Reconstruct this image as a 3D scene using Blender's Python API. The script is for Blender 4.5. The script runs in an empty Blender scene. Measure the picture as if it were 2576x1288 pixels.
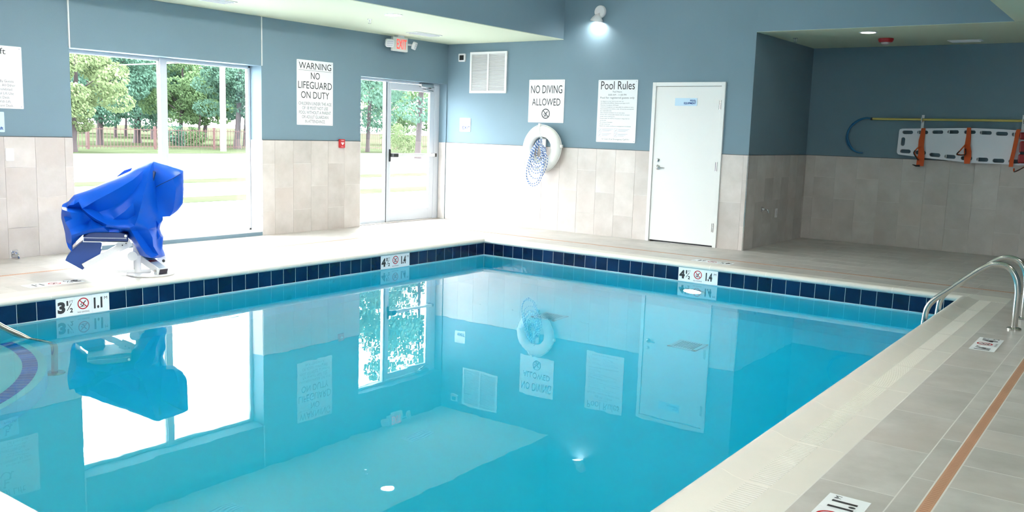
import bpy, bmesh, math, random
from mathutils import Vector, Matrix
from mathutils.geometry import delaunay_2d_cdt
random.seed(7)
scene = bpy.context.scene
COL = scene.collection
PI = math.pi

# ------------------------------------------------------------------ camera
W, H = 2576, 1288
F_PX = 2245.311
YAW, PITCH, ROLL = 0.6276215, -0.1384286, 0.0314145
CAM = Vector((9.52513, -11.20848, 1.45617))
fw = Vector((-math.sin(YAW)*math.cos(PITCH), math.cos(YAW)*math.cos(PITCH), math.sin(PITCH)))
r0 = Vector((math.cos(YAW), math.sin(YAW), 0)); u0 = r0.cross(fw)
rt = math.cos(ROLL)*r0 + math.sin(ROLL)*u0
up = -math.sin(ROLL)*r0 + math.cos(ROLL)*u0
cd = bpy.data.cameras.new('camera'); cam = bpy.data.objects.new('camera', cd); COL.objects.link(cam)
cd.sensor_fit = 'HORIZONTAL'; cd.sensor_width = 36.0; cd.lens = F_PX*36.0/W
cd.clip_start = 0.05; cd.clip_end = 500
cam.matrix_world = Matrix(((rt.x, up.x, -fw.x, CAM.x), (rt.y, up.y, -fw.y, CAM.y), (rt.z, up.z, -fw.z, CAM.z), (0, 0, 0, 1)))
scene.camera = cam

# ------------------------------------------------------------------ world, light, exposure
wd = bpy.data.worlds.new('overcast_sky'); scene.world = wd; wd.use_nodes = True
bg = wd.node_tree.nodes['Background']
bg.inputs[0].default_value = (0.95, 0.98, 1.0, 1); bg.inputs[1].default_value = 19.0
scene.view_settings.view_transform = 'Standard'; scene.view_settings.look = 'None'
scene.view_settings.exposure = 0.5; scene.view_settings.gamma = 1.0
scene.view_settings.use_curve_mapping = False
cy = scene.cycles
cy.use_denoising = True; cy.max_bounces = 9; cy.diffuse_bounces = 5; cy.glossy_bounces = 4
cy.use_light_tree = False; cy.use_adaptive_sampling = True; cy.adaptive_threshold = 0.04
cy.transmission_bounces = 6; cy.transparent_max_bounces = 10; cy.sample_clamp_indirect = 8.0
DOWNLIGHT = 460.0      # emission of the recessed lamps
FLOOD = 80.0
FILL_FLOOD = 2000.0  # emission of the floods added on the right fascia
POOLLAMP = 170.0
FILL_TRAY = 22.0  # emission of the fill lamps added on the raised ceiling

# ------------------------------------------------------------------ pixel helpers
def ray(x, y): return fw + rt*((x - W/2)/F_PX) - up*((y - H/2)/F_PX)
def on(x, y, ax, v):
    d = ray(x, y); i = 'xyz'.index(ax); return CAM + d*((v - CAM[i])/d[i])
def on_plane(x, y, p0, n):
    d = ray(x, y); return CAM + d*((p0 - CAM).dot(n)/d.dot(n))

# ------------------------------------------------------------------ materials
MATS = {}
def newmat(name):
    m = bpy.data.materials.new(name); m.use_nodes = True
    nt = m.node_tree; return m, nt, nt.nodes['Principled BSDF']
def mat(name, col, rough=0.5, metal=0.0, var=0.0, scale=4.0, bump=0.0, bscale=60.0, emis=0.0, ecol=None, spec=0.5, rnd=0.0, coat=0.0):
    if name in MATS: return MATS[name]
    m, nt, b = newmat(name); N = nt.nodes; L = nt.links
    b.inputs['Base Color'].default_value = (*col, 1); b.inputs['Roughness'].default_value = rough
    b.inputs['Metallic'].default_value = metal; b.inputs['Specular IOR Level'].default_value = spec
    b.inputs['Coat Weight'].default_value = coat
    tc = N.new('ShaderNodeTexCoord')
    if var > 0 or rnd > 0:
        hs = N.new('ShaderNodeHueSaturation'); hs.inputs['Color'].default_value = (*col, 1)
        val = N.new('ShaderNodeMath'); val.operation = 'ADD'; val.inputs[0].default_value = 1.0; val.inputs[1].default_value = 0
        if var > 0:
            nz = N.new('ShaderNodeTexNoise'); nz.inputs['Scale'].default_value = scale; nz.inputs['Detail'].default_value = 5
            mr = N.new('ShaderNodeMapRange'); mr.inputs[1].default_value = 0.25; mr.inputs[2].default_value = 0.75
            mr.inputs[3].default_value = 1 - var; mr.inputs[4].default_value = 1 + var
            L.new(tc.outputs['Object'], nz.inputs['Vector']); L.new(nz.outputs['Fac'], mr.inputs[0]); L.new(mr.outputs[0], val.inputs[0])
        if rnd > 0:
            oi = N.new('ShaderNodeObjectInfo'); m2 = N.new('ShaderNodeMapRange')
            m2.inputs[3].default_value = -rnd; m2.inputs[4].default_value = rnd
            L.new(oi.outputs['Random'], m2.inputs[0]); L.new(m2.outputs[0], val.inputs[1])
        L.new(val.outputs[0], hs.inputs['Value']); L.new(hs.outputs[0], b.inputs['Base Color'])
    if bump > 0:
        n2 = N.new('ShaderNodeTexNoise'); n2.inputs['Scale'].default_value = bscale; n2.inputs['Detail'].default_value = 4
        bp = N.new('ShaderNodeBump'); bp.inputs['Strength'].default_value = bump; bp.inputs['Distance'].default_value = 0.01
        L.new(tc.outputs['Object'], n2.inputs['Vector']); L.new(n2.outputs['Fac'], bp.inputs['Height']); L.new(bp.outputs[0], b.inputs['Normal'])
    if emis > 0:
        b.inputs['Emission Color'].default_value = (*(ecol or col), 1); b.inputs['Emission Strength'].default_value = emis
    MATS[name] = m; return m
BLUE = mat('blue_wall_paint', (0.165, 0.25, 0.312), 0.6, spec=0.3, var=0.03, scale=1.5, bump=0.12, bscale=180)
SAGE = mat('sage_ceiling_paint', (0.59, 0.645, 0.50), 0.7, bump=0.05, bscale=200)
WTRIM = mat('white_trim', (0.78, 0.79, 0.8), 0.4)
ALU = mat('pale_aluminium_frame', (0.66, 0.69, 0.75), 0.4, metal=0.15)
DOORW = mat('white_door_paint', (0.78, 0.79, 0.79), 0.4, var=0.01, scale=2)
SIGNW = mat('white_sign_board', (0.83, 0.86, 0.89), 0.5, spec=0.2)
SIGNB = mat('pale_blue_sign', (0.55, 0.74, 0.9), 0.5, spec=0.2)
INK = mat('dark_ink', (0.05, 0.05, 0.055), 0.6, spec=0.08)
GINK = mat('grey_ink', (0.16, 0.17, 0.19), 0.6, spec=0.08)
LINK = mat('light_grey_ink', (0.42, 0.43, 0.52), 0.6, spec=0.08)
BINK = mat('blue_ink', (0.008, 0.035, 0.24), 0.6, spec=0.08)
RINK = mat('red_ink', (0.5, 0.02, 0.03), 0.6, spec=0.08)
GROUT = mat('grout', (0.74, 0.72, 0.69), 0.9)
STEEL = mat('stainless_steel', (0.62, 0.60, 0.57), 0.22, metal=1.0)
CHROME = mat('chrome', (0.7, 0.7, 0.72), 0.12, metal=1.0)
BLACK = mat('black_plastic', (0.012, 0.012, 0.014), 0.4)
WPLAST = mat('white_plastic', (0.8, 0.8, 0.82), 0.35)
RED = mat('red_plastic', (0.5, 0.02, 0.025), 0.4)
def tile_mat(name, base, warm, dark, rough, rnd, bump=0.15):
    m, nt, b = newmat(name); N = nt.nodes; L = nt.links
    tc = N.new('ShaderNodeTexCoord'); oi = N.new('ShaderNodeObjectInfo')
    off = N.new('ShaderNodeVectorMath'); off.operation = 'MULTIPLY_ADD'
    cmb = N.new('ShaderNodeCombineXYZ')
    for i in range(3): L.new(oi.outputs['Random'], cmb.inputs[i])
    off.inputs[1].default_value = (1, 1, 1)
    mul = N.new('ShaderNodeVectorMath'); mul.operation = 'SCALE'; mul.inputs['Scale'].default_value = 37.0
    L.new(cmb.outputs[0], mul.inputs[0]); L.new(tc.outputs['Object'], off.inputs[0]); L.new(mul.outputs[0], off.inputs[2])
    n1 = N.new('ShaderNodeTexNoise'); n1.inputs['Scale'].default_value = 3.2; n1.inputs['Detail'].default_value = 6; n1.inputs['Roughness'].default_value = 0.6
    L.new(off.outputs[0], n1.inputs['Vector'])
    r1 = N.new('ShaderNodeValToRGB'); e = r1.color_ramp.elements
    e[0].position = 0.3; e[0].color = (*dark, 1); e[1].position = 0.7; e[1].color = (*base, 1)
    L.new(n1.outputs['Fac'], r1.inputs[0])
    n2 = N.new('ShaderNodeTexNoise'); n2.inputs['Scale'].default_value = 1.7; n2.inputs['Detail'].default_value = 3
    L.new(off.outputs[0], n2.inputs['Vector'])
    m3 = N.new('ShaderNodeMapRange'); m3.inputs[1].default_value = 0.5; m3.inputs[2].default_value = 0.75; m3.inputs[4].default_value = 0.6
    L.new(n2.outputs['Fac'], m3.inputs[0])
    mx = N.new('ShaderNodeMix'); mx.data_type = 'RGBA'; mx.inputs[7].default_value = (*warm, 1)
    L.new(m3.outputs[0], mx.inputs[0]); L.new(r1.outputs[0], mx.inputs[6])
    hs = N.new('ShaderNodeHueSaturation'); mr = N.new('ShaderNodeMapRange'); mr.inputs[3].default_value = 1 - rnd; mr.inputs[4].default_value = 1 + rnd
    L.new(oi.outputs['Random'], mr.inputs[0]); L.new(mr.outputs[0], hs.inputs['Value']); L.new(mx.outputs[2], hs.inputs['Color'])
    L.new(hs.outputs[0], b.inputs['Base Color'])
    b.inputs['Roughness'].default_value = rough
    bp = N.new('ShaderNodeBump'); bp.inputs['Strength'].default_value = bump; bp.inputs['Distance'].default_value = 0.004
    n3 = N.new('ShaderNodeTexNoise'); n3.inputs['Scale'].default_value = 25; n3.inputs['Detail'].default_value = 4
    L.new(off.outputs[0], n3.inputs['Vector']); L.new(n3.outputs['Fac'], bp.inputs['Height']); L.new(bp.outputs[0], b.inputs['Normal'])
    MATS[name] = m; return m
WTILE = tile_mat('stone_look_wall_tile', (0.62, 0.575, 0.555), (0.55, 0.47, 0.44), (0.49, 0.45, 0.425), 0.42, 0.09)
DTILE = tile_mat('stone_look_deck_tile', (0.60, 0.57, 0.545), (0.53, 0.46, 0.42), (0.43, 0.405, 0.38), 0.32, 0.06)
COPE = tile_mat('cream_coping_ceramic', (0.76, 0.72, 0.66), (0.74, 0.69, 0.62), (0.71, 0.68, 0.63), 0.28, 0.02, 0.03)
NAVY = tile_mat('navy_glazed_tile', (0.003, 0.015, 0.06), (0.004, 0.03, 0.11), (0.0015, 0.006, 0.028), 0.12, 0.25, 0.5)
STRIPE = mat('cobalt_step_tile', (0.01, 0.2, 0.62), 0.3, rnd=0.2)
PLASTER = mat('pool_plaster', (0.78, 0.955, 0.97), 0.8, var=0.02, scale=2)
SALMON = mat('salmon_drain_cover', (0.50, 0.27, 0.17), 0.5, var=0.12, scale=3)
SALMOND = mat('drain_slot', (0.42, 0.22, 0.135), 0.7)
COVER = mat('blue_vinyl_cover', (0.002, 0.085, 0.55), 0.4, var=0.06, scale=3, bump=0.05, bscale=90, spec=0.25)
DBLUE = mat('dark_blue_plastic', (0.004, 0.022, 0.13), 0.3)
LIFTW = mat('white_powder_coat', (0.84, 0.85, 0.87), 0.3)
def glass_mat():
    m = bpy.data.materials.new('window_glass'); m.use_nodes = True; nt = m.node_tree; N = nt.nodes; L = nt.links
    N.clear(); out = N.new('ShaderNodeOutputMaterial'); mix = N.new('ShaderNodeMixShader')
    tr = N.new('ShaderNodeBsdfTransparent'); tr.inputs[0].default_value = (0.97, 0.985, 0.98, 1)
    gl = N.new('ShaderNodeBsdfGlossy'); gl.inputs['Roughness'].default_value = 0.0
    lw = N.new('ShaderNodeLayerWeight'); pw = N.new('ShaderNodeMath'); pw.operation = 'POWER'; pw.inputs[1].default_value = 5.0
    lw.inputs['Blend'].default_value = 0.5
    fr = N.new('ShaderNodeMath'); fr.operation = 'MULTIPLY_ADD'; fr.inputs[1].default_value = 0.96; fr.inputs[2].default_value = 0.04
    L.new(lw.outputs['Facing'], pw.inputs[0]); L.new(pw.outputs[0], fr.inputs[0])
    L.new(fr.outputs[0], mix.inputs[0]); L.new(tr.outputs[0], mix.inputs[1]); L.new(gl.outputs[0], mix.inputs[2]); L.new(mix.outputs[0], out.inputs[0])
    return m
GLASS = glass_mat()
def water_mat():
    m = bpy.data.materials.new('pool_water'); m.use_nodes = True; nt = m.node_tree; N = nt.nodes; L = nt.links
    N.clear(); out = N.new('ShaderNodeOutputMaterial')
    g = N.new('ShaderNodeBsdfGlass'); g.inputs['IOR'].default_value = 1.333; g.inputs['Roughness'].default_value = 0.0
    tc = N.new('ShaderNodeTexCoord'); nz = N.new('ShaderNodeTexNoise'); nz.inputs['Scale'].default_value = 3.0; nz.inputs['Detail'].default_value = 2
    bp = N.new('ShaderNodeBump'); bp.inputs['Strength'].default_value = 0.022; bp.inputs['Distance'].default_value = 0.02
    L.new(tc.outputs['Object'], nz.inputs['Vector']); L.new(nz.outputs['Fac'], bp.inputs['Height']); L.new(bp.outputs[0], g.inputs['Normal'])
    ab = N.new('ShaderNodeVolumeAbsorption'); ab.inputs['Color'].default_value = (0.0, 0.93, 0.992, 1); ab.inputs['Density'].default_value = 1.3
    L.new(g.outputs[0], out.inputs['Surface']); L.new(ab.outputs[0], out.inputs['Volume'])
    return m
WATER = water_mat()

# ------------------------------------------------------------------ mesh helpers
def link(name, me, m=None, parent=None):
    o = bpy.data.objects.new(name, me); COL.objects.link(o)
    if m is not None and len(me.materials) == 0: me.materials.append(m)
    if parent is not None:
        o.parent = parent
        o.matrix_parent_inverse = parent_inv(parent)
    return o
def parent_inv(p):
    M = Matrix.Identity(4); q = p
    chain = []
    while q is not None: chain.append(q); q = q.parent
    for q in reversed(chain):
        M = M @ (q.matrix_parent_inverse if q.parent else Matrix.Identity(4)) @ q.matrix_basis
    return M.inverted()
def tag(o, label, cat, group=None):
    o['label'] = label; o['category'] = cat
    if group: o['group'] = group
    return o
def thing(name, loc, label, cat, group=None):
    o = bpy.data.objects.new(name, None); COL.objects.link(o); o.location = loc; o.empty_display_size = 0.1
    return tag(o, label, cat, group)
def struct(o): o['kind'] = 'structure'; return o
def sempty(name, loc=(0, 0, 0), label=None):
    o = bpy.data.objects.new(name, None); COL.objects.link(o); o.location = loc; o.empty_display_size = 0.1
    if label: o['label'] = label
    return struct(o)
def mesh(name, verts, faces):
    me = bpy.data.meshes.new(name); me.from_pydata([tuple(v) for v in verts], [], faces); me.update(); return me
BOXF = [(0, 3, 2, 1), (4, 5, 6, 7), (0, 1, 5, 4), (1, 2, 6, 5), (2, 3, 7, 6), (3, 0, 4, 7)]
def boxv(x0, x1, y0, y1, z0, z1):
    return [(x0, y0, z0), (x1, y0, z0), (x1, y1, z0), (x0, y1, z0), (x0, y0, z1), (x1, y0, z1), (x1, y1, z1), (x0, y1, z1)]
def box(name, x0, x1, y0, y1, z0, z1, m, parent=None, bevel=0.0):
    """box whose object origin is at its own centre (so textures differ per piece)"""
    c = Vector(((x0+x1)/2, (y0+y1)/2, (z0+z1)/2))
    a, b_, d = abs(x1-x0)/2, abs(y1-y0)/2, abs(z1-z0)/2
    me = mesh(name, boxv(-a, a, -b_, b_, -d, d), BOXF)
    if bevel > 0: bev(me, bevel)
    o = link(name, me, m, None); o.location = c
    if parent is not None: o.parent = parent; o.matrix_parent_inverse = parent_inv(parent)
    return o
def bev(me, w, seg=2):
    bm = bmesh.new(); bm.from_mesh(me)
    bmesh.ops.bevel(bm, geom=bm.edges[:], offset=w, segments=seg, profile=0.5, affect='EDGES', clamp_overlap=True)
    bm.to_mesh(me); bm.free()
def boxes(name, lst, m, parent=None):
    V = []; Fs = []
    for b in lst:
        k = len(V); V += boxv(*b); Fs += [tuple(i+k for i in f) for f in BOXF]
    return link(name, mesh(name, V, Fs), m, parent)
def smooth(o, ang=40):
    me = o.data
    for p in me.polygons: p.use_smooth = True
    bm = bmesh.new(); bm.from_mesh(me)
    for e in bm.edges:
        e.smooth = not (len(e.link_faces) == 2 and e.calc_face_angle(0) > math.radians(ang))
    bm.to_mesh(me); bm.free(); return o
def tube_mesh(name, pts, r, n=12, closed=False, caps=True):
    pts = [Vector(p) for p in pts]; V = []; Fs = []; K = len(pts)
    prev = None
    for i, p in enumerate(pts):
        if closed: t = pts[(i+1) % K] - pts[i-1]
        else: t = pts[min(i+1, K-1)] - pts[max(i-1, 0)]
        t.normalize()
        if prev is None:
            a = Vector((0, 0, 1)) if abs(t.z) < 0.9 else Vector((1, 0, 0)); x = t.cross(a).normalized()
        else: x = (prev - t*prev.dot(t)).normalized()
        prev = x; y = t.cross(x)
        rr = r[i] if isinstance(r, (list, tuple)) else r
        for k in range(n):
            a = 2*PI*k/n; V.append(p + x*(rr*math.cos(a)) + y*(rr*math.sin(a)))
    for i in range(K if closed else K-1):
        j = (i+1) % K
        for k in range(n):
            Fs.append((i*n+k, i*n+(k+1) % n, j*n+(k+1) % n, j*n+k))
    if caps and not closed:
        Fs.append(tuple(range(n-1, -1, -1))); Fs.append(tuple((K-1)*n+k for k in range(n)))
    return mesh(name, V, Fs)
def tube(name, pts, r, m, parent=None, n=12, closed=False):
    return smooth(link(name, tube_mesh(name, pts, r, n, closed), m, parent), 60)
def spline(pts, sub=8):
    P = [Vector(p) for p in pts]; out = []
    for i in range(len(P)-1):
        p0 = P[max(i-1, 0)]; p1 = P[i]; p2 = P[i+1]; p3 = P[min(i+2, len(P)-1)]
        for k in range(sub):
            t = k/sub
            out.append(0.5*((2*p1) + (p2-p0)*t + (2*p0-5*p1+4*p2-p3)*t*t + (3*p1-p0-3*p2+p3)*t**3))
    out.append(P[-1]); return out
def lathe(name, prof, m, parent=None, M=None, n=28):
    V = []; Fs = []; K = len(prof)
    for (r, z) in prof:
        for k in range(n):
            a = 2*PI*k/n; V.append(Vector((max(r, 1e-4)*math.cos(a), max(r, 1e-4)*math.sin(a), z)))
    if M is not None: V = [M @ v for v in V]
    for i in range(K-1):
        for k in range(n): Fs.append((i*n+k, i*n+(k+1) % n, (i+1)*n+(k+1) % n, (i+1)*n+k))
    Fs.append(tuple(range(n-1, -1, -1))); Fs.append(tuple((K-1)*n+k for k in range(n)))
    return smooth(link(name, mesh(name, V, Fs), m, parent), 35)
def frame_M(o, X, Y):
    X = Vector(X).normalized(); Y = Vector(Y).normalized(); Z = X.cross(Y)
    return Matrix(((X.x, Y.x, Z.x, o[0]), (X.y, Y.y, Z.y, o[1]), (X.z, Y.z, Z.z, o[2]), (0, 0, 0, 1)))
def prism(name, poly, h, M, m, parent=None, bevel=0.0):
    """polygon in local XY extruded from local z=0 to z=h"""
    n = len(poly); V = [M @ Vector((x, y, 0)) for x, y in poly] + [M @ Vector((x, y, h)) for x, y in poly]
    Fs = [tuple(range(n-1, -1, -1)), tuple(range(n, 2*n))] + [(i, (i+1) % n, n+(i+1) % n, n+i) for i in range(n)]
    me = mesh(name, V, Fs)
    if bevel: bev(me, bevel, 2)
    return link(name, me, m, parent)
def rrect(w, h, r, n=5, cx=0, cy_=0):
    P = []
    for (sx, sy, a0) in ((1, 1, 0), (-1, 1, PI/2), (-1, -1, PI), (1, -1, 1.5*PI)):
        for k in range(n+1):
            a = a0 + (PI/2)*k/n
            P.append((cx+sx*(w/2-r)+r*math.cos(a), cy_+sy*(h/2-r)+r*math.sin(a)))
    return P
def flat(name, polys, M, m, parent=None, lift=0.0):
    V = []; Fs = []
    for p in polys:
        k = len(V); V += [M @ Vector((x, y, lift)) for x, y in p]; Fs.append(tuple(range(k, k+len(p))))
    return link(name, mesh(name, V, Fs), m, parent)
def ring2(r0_, r1_, n=32, cx=0, cy_=0, a0=0, a1=2*PI):
    return [[(cx+ra*math.cos(a), cy_+ra*math.sin(a)) for ra, a in ((r0_, t0), (r1_, t0), (r1_, t1), (r0_, t1))]
            for t0, t1 in ((a0+(a1-a0)*k/n, a0+(a1-a0)*(k+1)/n) for k in range(n))]
def stroke(pts, w):
    out = []
    for (x0, y0), (x1, y1) in zip(pts, pts[1:]):
        d = math.hypot(x1-x0, y1-y0) or 1; nx, ny = -(y1-y0)/d*w/2, (x1-x0)/d*w/2
        ex, ey = (x1-x0)/d*w*0.25, (y1-y0)/d*w*0.25
        out.append([(x0+nx-ex, y0+ny-ey), (x0-nx-ex, y0-ny-ey), (x1-nx+ex, y1-ny+ey), (x1+nx+ex, y1+ny+ey)])
    return out
def ftext(s, size, M, m, parent, x=0, y=0, lift=0.0012, align='CENTER', sx=1.0, bold=0.0, name='lettering', width=None, height=None):
    """letters as a flat mesh lying on the plane of M; width/height fit them to a size in metres"""
    cu = bpy.data.curves.new('t', 'FONT'); cu.body = s; cu.size = size; cu.align_x = 'LEFT'; cu.offset = bold; cu.resolution_u = 3
    ob = bpy.data.objects.new('t', cu); COL.objects.link(ob)
    dg = bpy.context.evaluated_depsgraph_get()
    me = bpy.data.meshes.new_from_object(ob.evaluated_get(dg)); bpy.data.objects.remove(ob); bpy.data.curves.remove(cu)
    xs = [v.co.x for v in me.vertices]; ys = [v.co.y for v in me.vertices]
    x0, x1 = min(xs), max(xs); y0, y1 = min(ys), max(ys)
    kx = sx; ky = 1.0
    if width: kx = width/(x1-x0)
    if height: ky = height/(y1-y0)
    wdt = (x1-x0)*kx
    ox = {'CENTER': -wdt/2, 'LEFT': 0, 'RIGHT': -wdt}[align]
    for v in me.vertices:
        v.co = M @ Vector((x + ox + (v.co.x-x0)*kx, y + ((v.co.y-y0) if height else v.co.y)*ky, lift))
    me.name = name
    return link(name, me, m, parent)
def nodiving(M, m_ring, m_fig, parent, x, y, R, lift=0.0014):
    flat('prohibition_ring', ring2(R*0.82, R, 32, x, y) + stroke([(x-R*0.62, y+R*0.62), (x+R*0.62, y-R*0.62)], R*0.15), M, m_ring, parent, lift+0.0004)
    body = [(0.42, 0.42), (0.12, 0.12), (-0.02, -0.3), (-0.3, -0.42)]
    polys = stroke([(x+a*R, y+b*R) for a, b in body], R*0.17)
    polys += stroke([(x+0.12*R, y+0.12*R), (x-0.35*R, y+0.1*R)], R*0.11)
    polys += ring2(0, R*0.12, 10, x-0.38*R, y-0.12*R)
    polys += stroke([(x-0.6*R, y-0.5*R), (x+0.6*R, y-0.5*R)], R*0.08)
    flat('diver_figure', polys, M, m_fig, parent, lift)
def wheelchair(M, m, parent, x, y, s, lift=0.0012):
    polys = ring2(0.3*s, 0.38*s, 26, x, y-0.12*s, -0.95*PI, 0.12*PI)
    polys += stroke([(x-0.1*s, y+0.42*s), (x-0.06*s, y+0.02*s), (x+0.24*s, y+0.02*s), (x+0.42*s, y-0.42*s), (x+0.55*s, y-0.38*s)], 0.09*s)
    polys += stroke([(x-0.08*s, y+0.22*s), (x+0.2*s, y+0.22*s)], 0.08*s)
    polys += ring2(0, 0.1*s, 12, x-0.11*s, y+0.56*s)
    flat('wheelchair_symbol', polys, M, m, parent, lift)
def ML(y, z, x=0.0): return frame_M((x, y, z), (0, 1, 0), (0, 0, 1))      # facing +x (on the left wall)
def MB(x, z, y=0.0): return frame_M((x, y, z), (1, 0, 0), (0, 0, 1))      # facing -y (on the back wall)

# ================================================================== ROOM SHELL
ZD, ZS, ZT = 1.246, 2.809, 4.1           # tile dado, soffit, raised ceiling
WY0, WY1, WZ0, WZ1 = -6.19, -3.691, 0.053, 2.193
DY0, DY1, DZ1 = -1.928, -0.019, 2.181
XA, XB = 2.204, 8.024                     # raised ceiling edges
RX, RY = 5.13, 2.278                      # alcove
XR, YN = 12.0, -14.0
W2Y1 = -7.9                               # single tiles are built up to here
T = 0.32
wl = sempty('wall_left', label='blue painted wall with grey stone tile below, window and glass exit door')
def wallpart(a): return box('wall_panel', -T, 0, a[0], a[1], a[2], a[3], BLUE, wl)
for a in ((YN, WY0, -0.15, ZT), (WY0, WY1, WZ1, ZT), (WY0, WY1, -0.3, WZ0),
          (WY1, DY0, -0.15, ZT), (DY0, DY1, DZ1, ZT), (DY1, 0.3, -0.15, ZT)): wallpart(a)
box('shade_pocket_panel', 0.0, 0.012, WY0+0.012, WY1-0.012, WZ1, ZS-0.002, BLUE, wl)
for y in (WY0-0.008, WY1-0.008): box('edge_strip', 0.0, 0.014, y, y+0.016, WZ1, ZS-0.002, WTRIM, wl)
wb = sempty('wall_back', label='blue painted wall with grey stone tile below, white door and signs')
EX0, EX1, EZ = 3.709, 4.766, 2.185
for a in ((0, EX0+0.03, -0.15, ZT), (EX0+0.03, EX1-0.03, EZ-0.03, ZT), (EX1-0.03, RX, -0.15, ZT)):
    box('wall_panel', a[0], a[1], 0.0, 0.3, a[2], a[3], BLUE, wb)
box('beam_panel', RX, XR, 0.0, 0.3, ZS, ZT, BLUE, wb)
wr_ = sempty('wall_alcove', label='dark blue alcove wall with grey stone tile below')
box('wall_panel', RX-0.3, RX, 0.3, RY+0.3, -0.15, ZS+0.3, BLUE, wr_)
box('wall_panel', RX, XR, RY, RY+0.3, -0.15, ZS+0.3, BLUE, wr_)
RW = (-13.2, -10.4, 0.8, 2.2)                # opening for an added daylight window, out of view behind the viewer
wrt = sempty('wall_right', label='blue painted wall on the right of the pool, beyond the frame')
for a in ((YN, RW[0], -0.15, ZT), (RW[1], RY+0.3, -0.15, ZT), (RW[0], RW[1], -0.15, RW[2]), (RW[0], RW[1], RW[3], ZT)):
    box('wall_panel', XR, XR+0.3, *a, BLUE, wrt)
struct(box('wall_front', -T, XR+0.3, YN-0.3, YN, -0.15, ZT, BLUE))
ce = sempty('ceiling', label='sage green soffits around a raised ceiling')
box('soffit', 0, XA-0.0005, YN, 0, ZS, ZS+0.12, SAGE, ce)
box('soffit', XB+0.0005, XR, YN, 0, ZS, ZS+0.12, SAGE, ce)
box('soffit', RX-0.3, XR, 0.3, RY+0.3, ZS, ZS+0.12, SAGE, ce)
box('soffit_lip', RX, XR, 0.0, 0.3, ZS-0.003, ZS, SAGE, ce)
box('soffit', XA, XB, YN, -12.0, ZS, ZS+0.12, SAGE, ce)
box('fascia', XA-0.1, XA, -12.0, 0, ZS+0.008, ZT, BLUE, ce)
box('fascia', XB, XB+0.1, -12.0, 0, ZS+0.1, ZT, BLUE, ce)
box('fascia', XA, XB, -12.1, -12.0, ZS, ZT, BLUE, ce)
box('raised_ceiling', -T, XR+0.3, YN-0.3, RY+0.3, ZT, ZT+0.2, SAGE, ce)
# tile dado: staggered upright tiles
TT = 0.010
EDGE = mat('dark_edge_trim', (0.10, 0.095, 0.09), 0.45, metal=0.4)
def dado(parent, axis, fixed, a0, a1, pitch, start, sgn, par=0):
    k0 = math.floor((a0-start)/pitch)
    e = start + k0*pitch; k = k0
    while e < a1 - 1e-4:
        s0, s1 = max(e, a0), min(e+pitch, a1)
        if s1 - s0 > 0.02:
            js = [0.312, 0.935] if (k+par) % 2 == 0 else [0.624]
            zs = [0.0] + js + [ZD]
            for z0, z1 in zip(zs, zs[1:]):
                g = 0.0013
                p0, p1 = sorted((fixed, fixed + sgn*TT))
                if axis == 'x': box('wall_tile', s0+g, s1-g, p0, p1, z0+g, z1-g, WTILE, parent)
                else: box('wall_tile', p0, p1, s0+g, s1-g, z0+g, z1-g, WTILE, parent)
        e += pitch; k += 1
    p0, p1 = sorted((fixed, fixed + sgn*0.005))
    if axis == 'x': box('grout_bed', a0, a1, p0, p1, 0, ZD-0.002, GROUT, parent)
    else: box('grout_bed', p0, p1, a0, a1, 0, ZD-0.002, GROUT, parent)
    p0, p1 = sorted((fixed, fixed + sgn*0.012))
    if axis == 'x': box('edge_trim', a0, a1, p0, p1, ZD, ZD+0.006, EDGE, parent)
    else: box('edge_trim', p0, p1, a0, a1, ZD, ZD+0.006, EDGE, parent)
dado(wl, 'y', 0.0, W2Y1, WY0, 0.31, -3.8, 1)
dado(wl, 'y', 0.0, WY1, DY0, 0.31, -3.8, 1)
for (a, b_) in ((WY1, 0), (DY1, 1)):     # tiled returns of the openings
    box('jamb_tile', -0.215 if b_ == 0 else -0.14, 0.0, a-0.008, a, WZ0 if b_ == 0 else 0, ZD, WTILE, wl)
dado(wb, 'x', 0.0, 0.0, EX0, 0.3165, 0.006, -1)
dado(wb, 'x', 0.0, EX1, RX, 0.3165, 0.006, -1)
dado(wr_, 'y', RX, 0.0, RY, 0.3165, 0.0, 1)
dado(wr_, 'x', RY, RX+TT, 9.4, 0.307, 5.279, -1)
box('corner_strip', RX-0.004, RX+0.012, -0.012, 0.004, 0, ZD, MATS['stainless_steel'], wr_)
# plain tile below the wall paint where the frame never looks
box('plain_dado', 0, 0.010, YN, W2Y1, 0, ZD, WTILE, wl)

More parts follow.
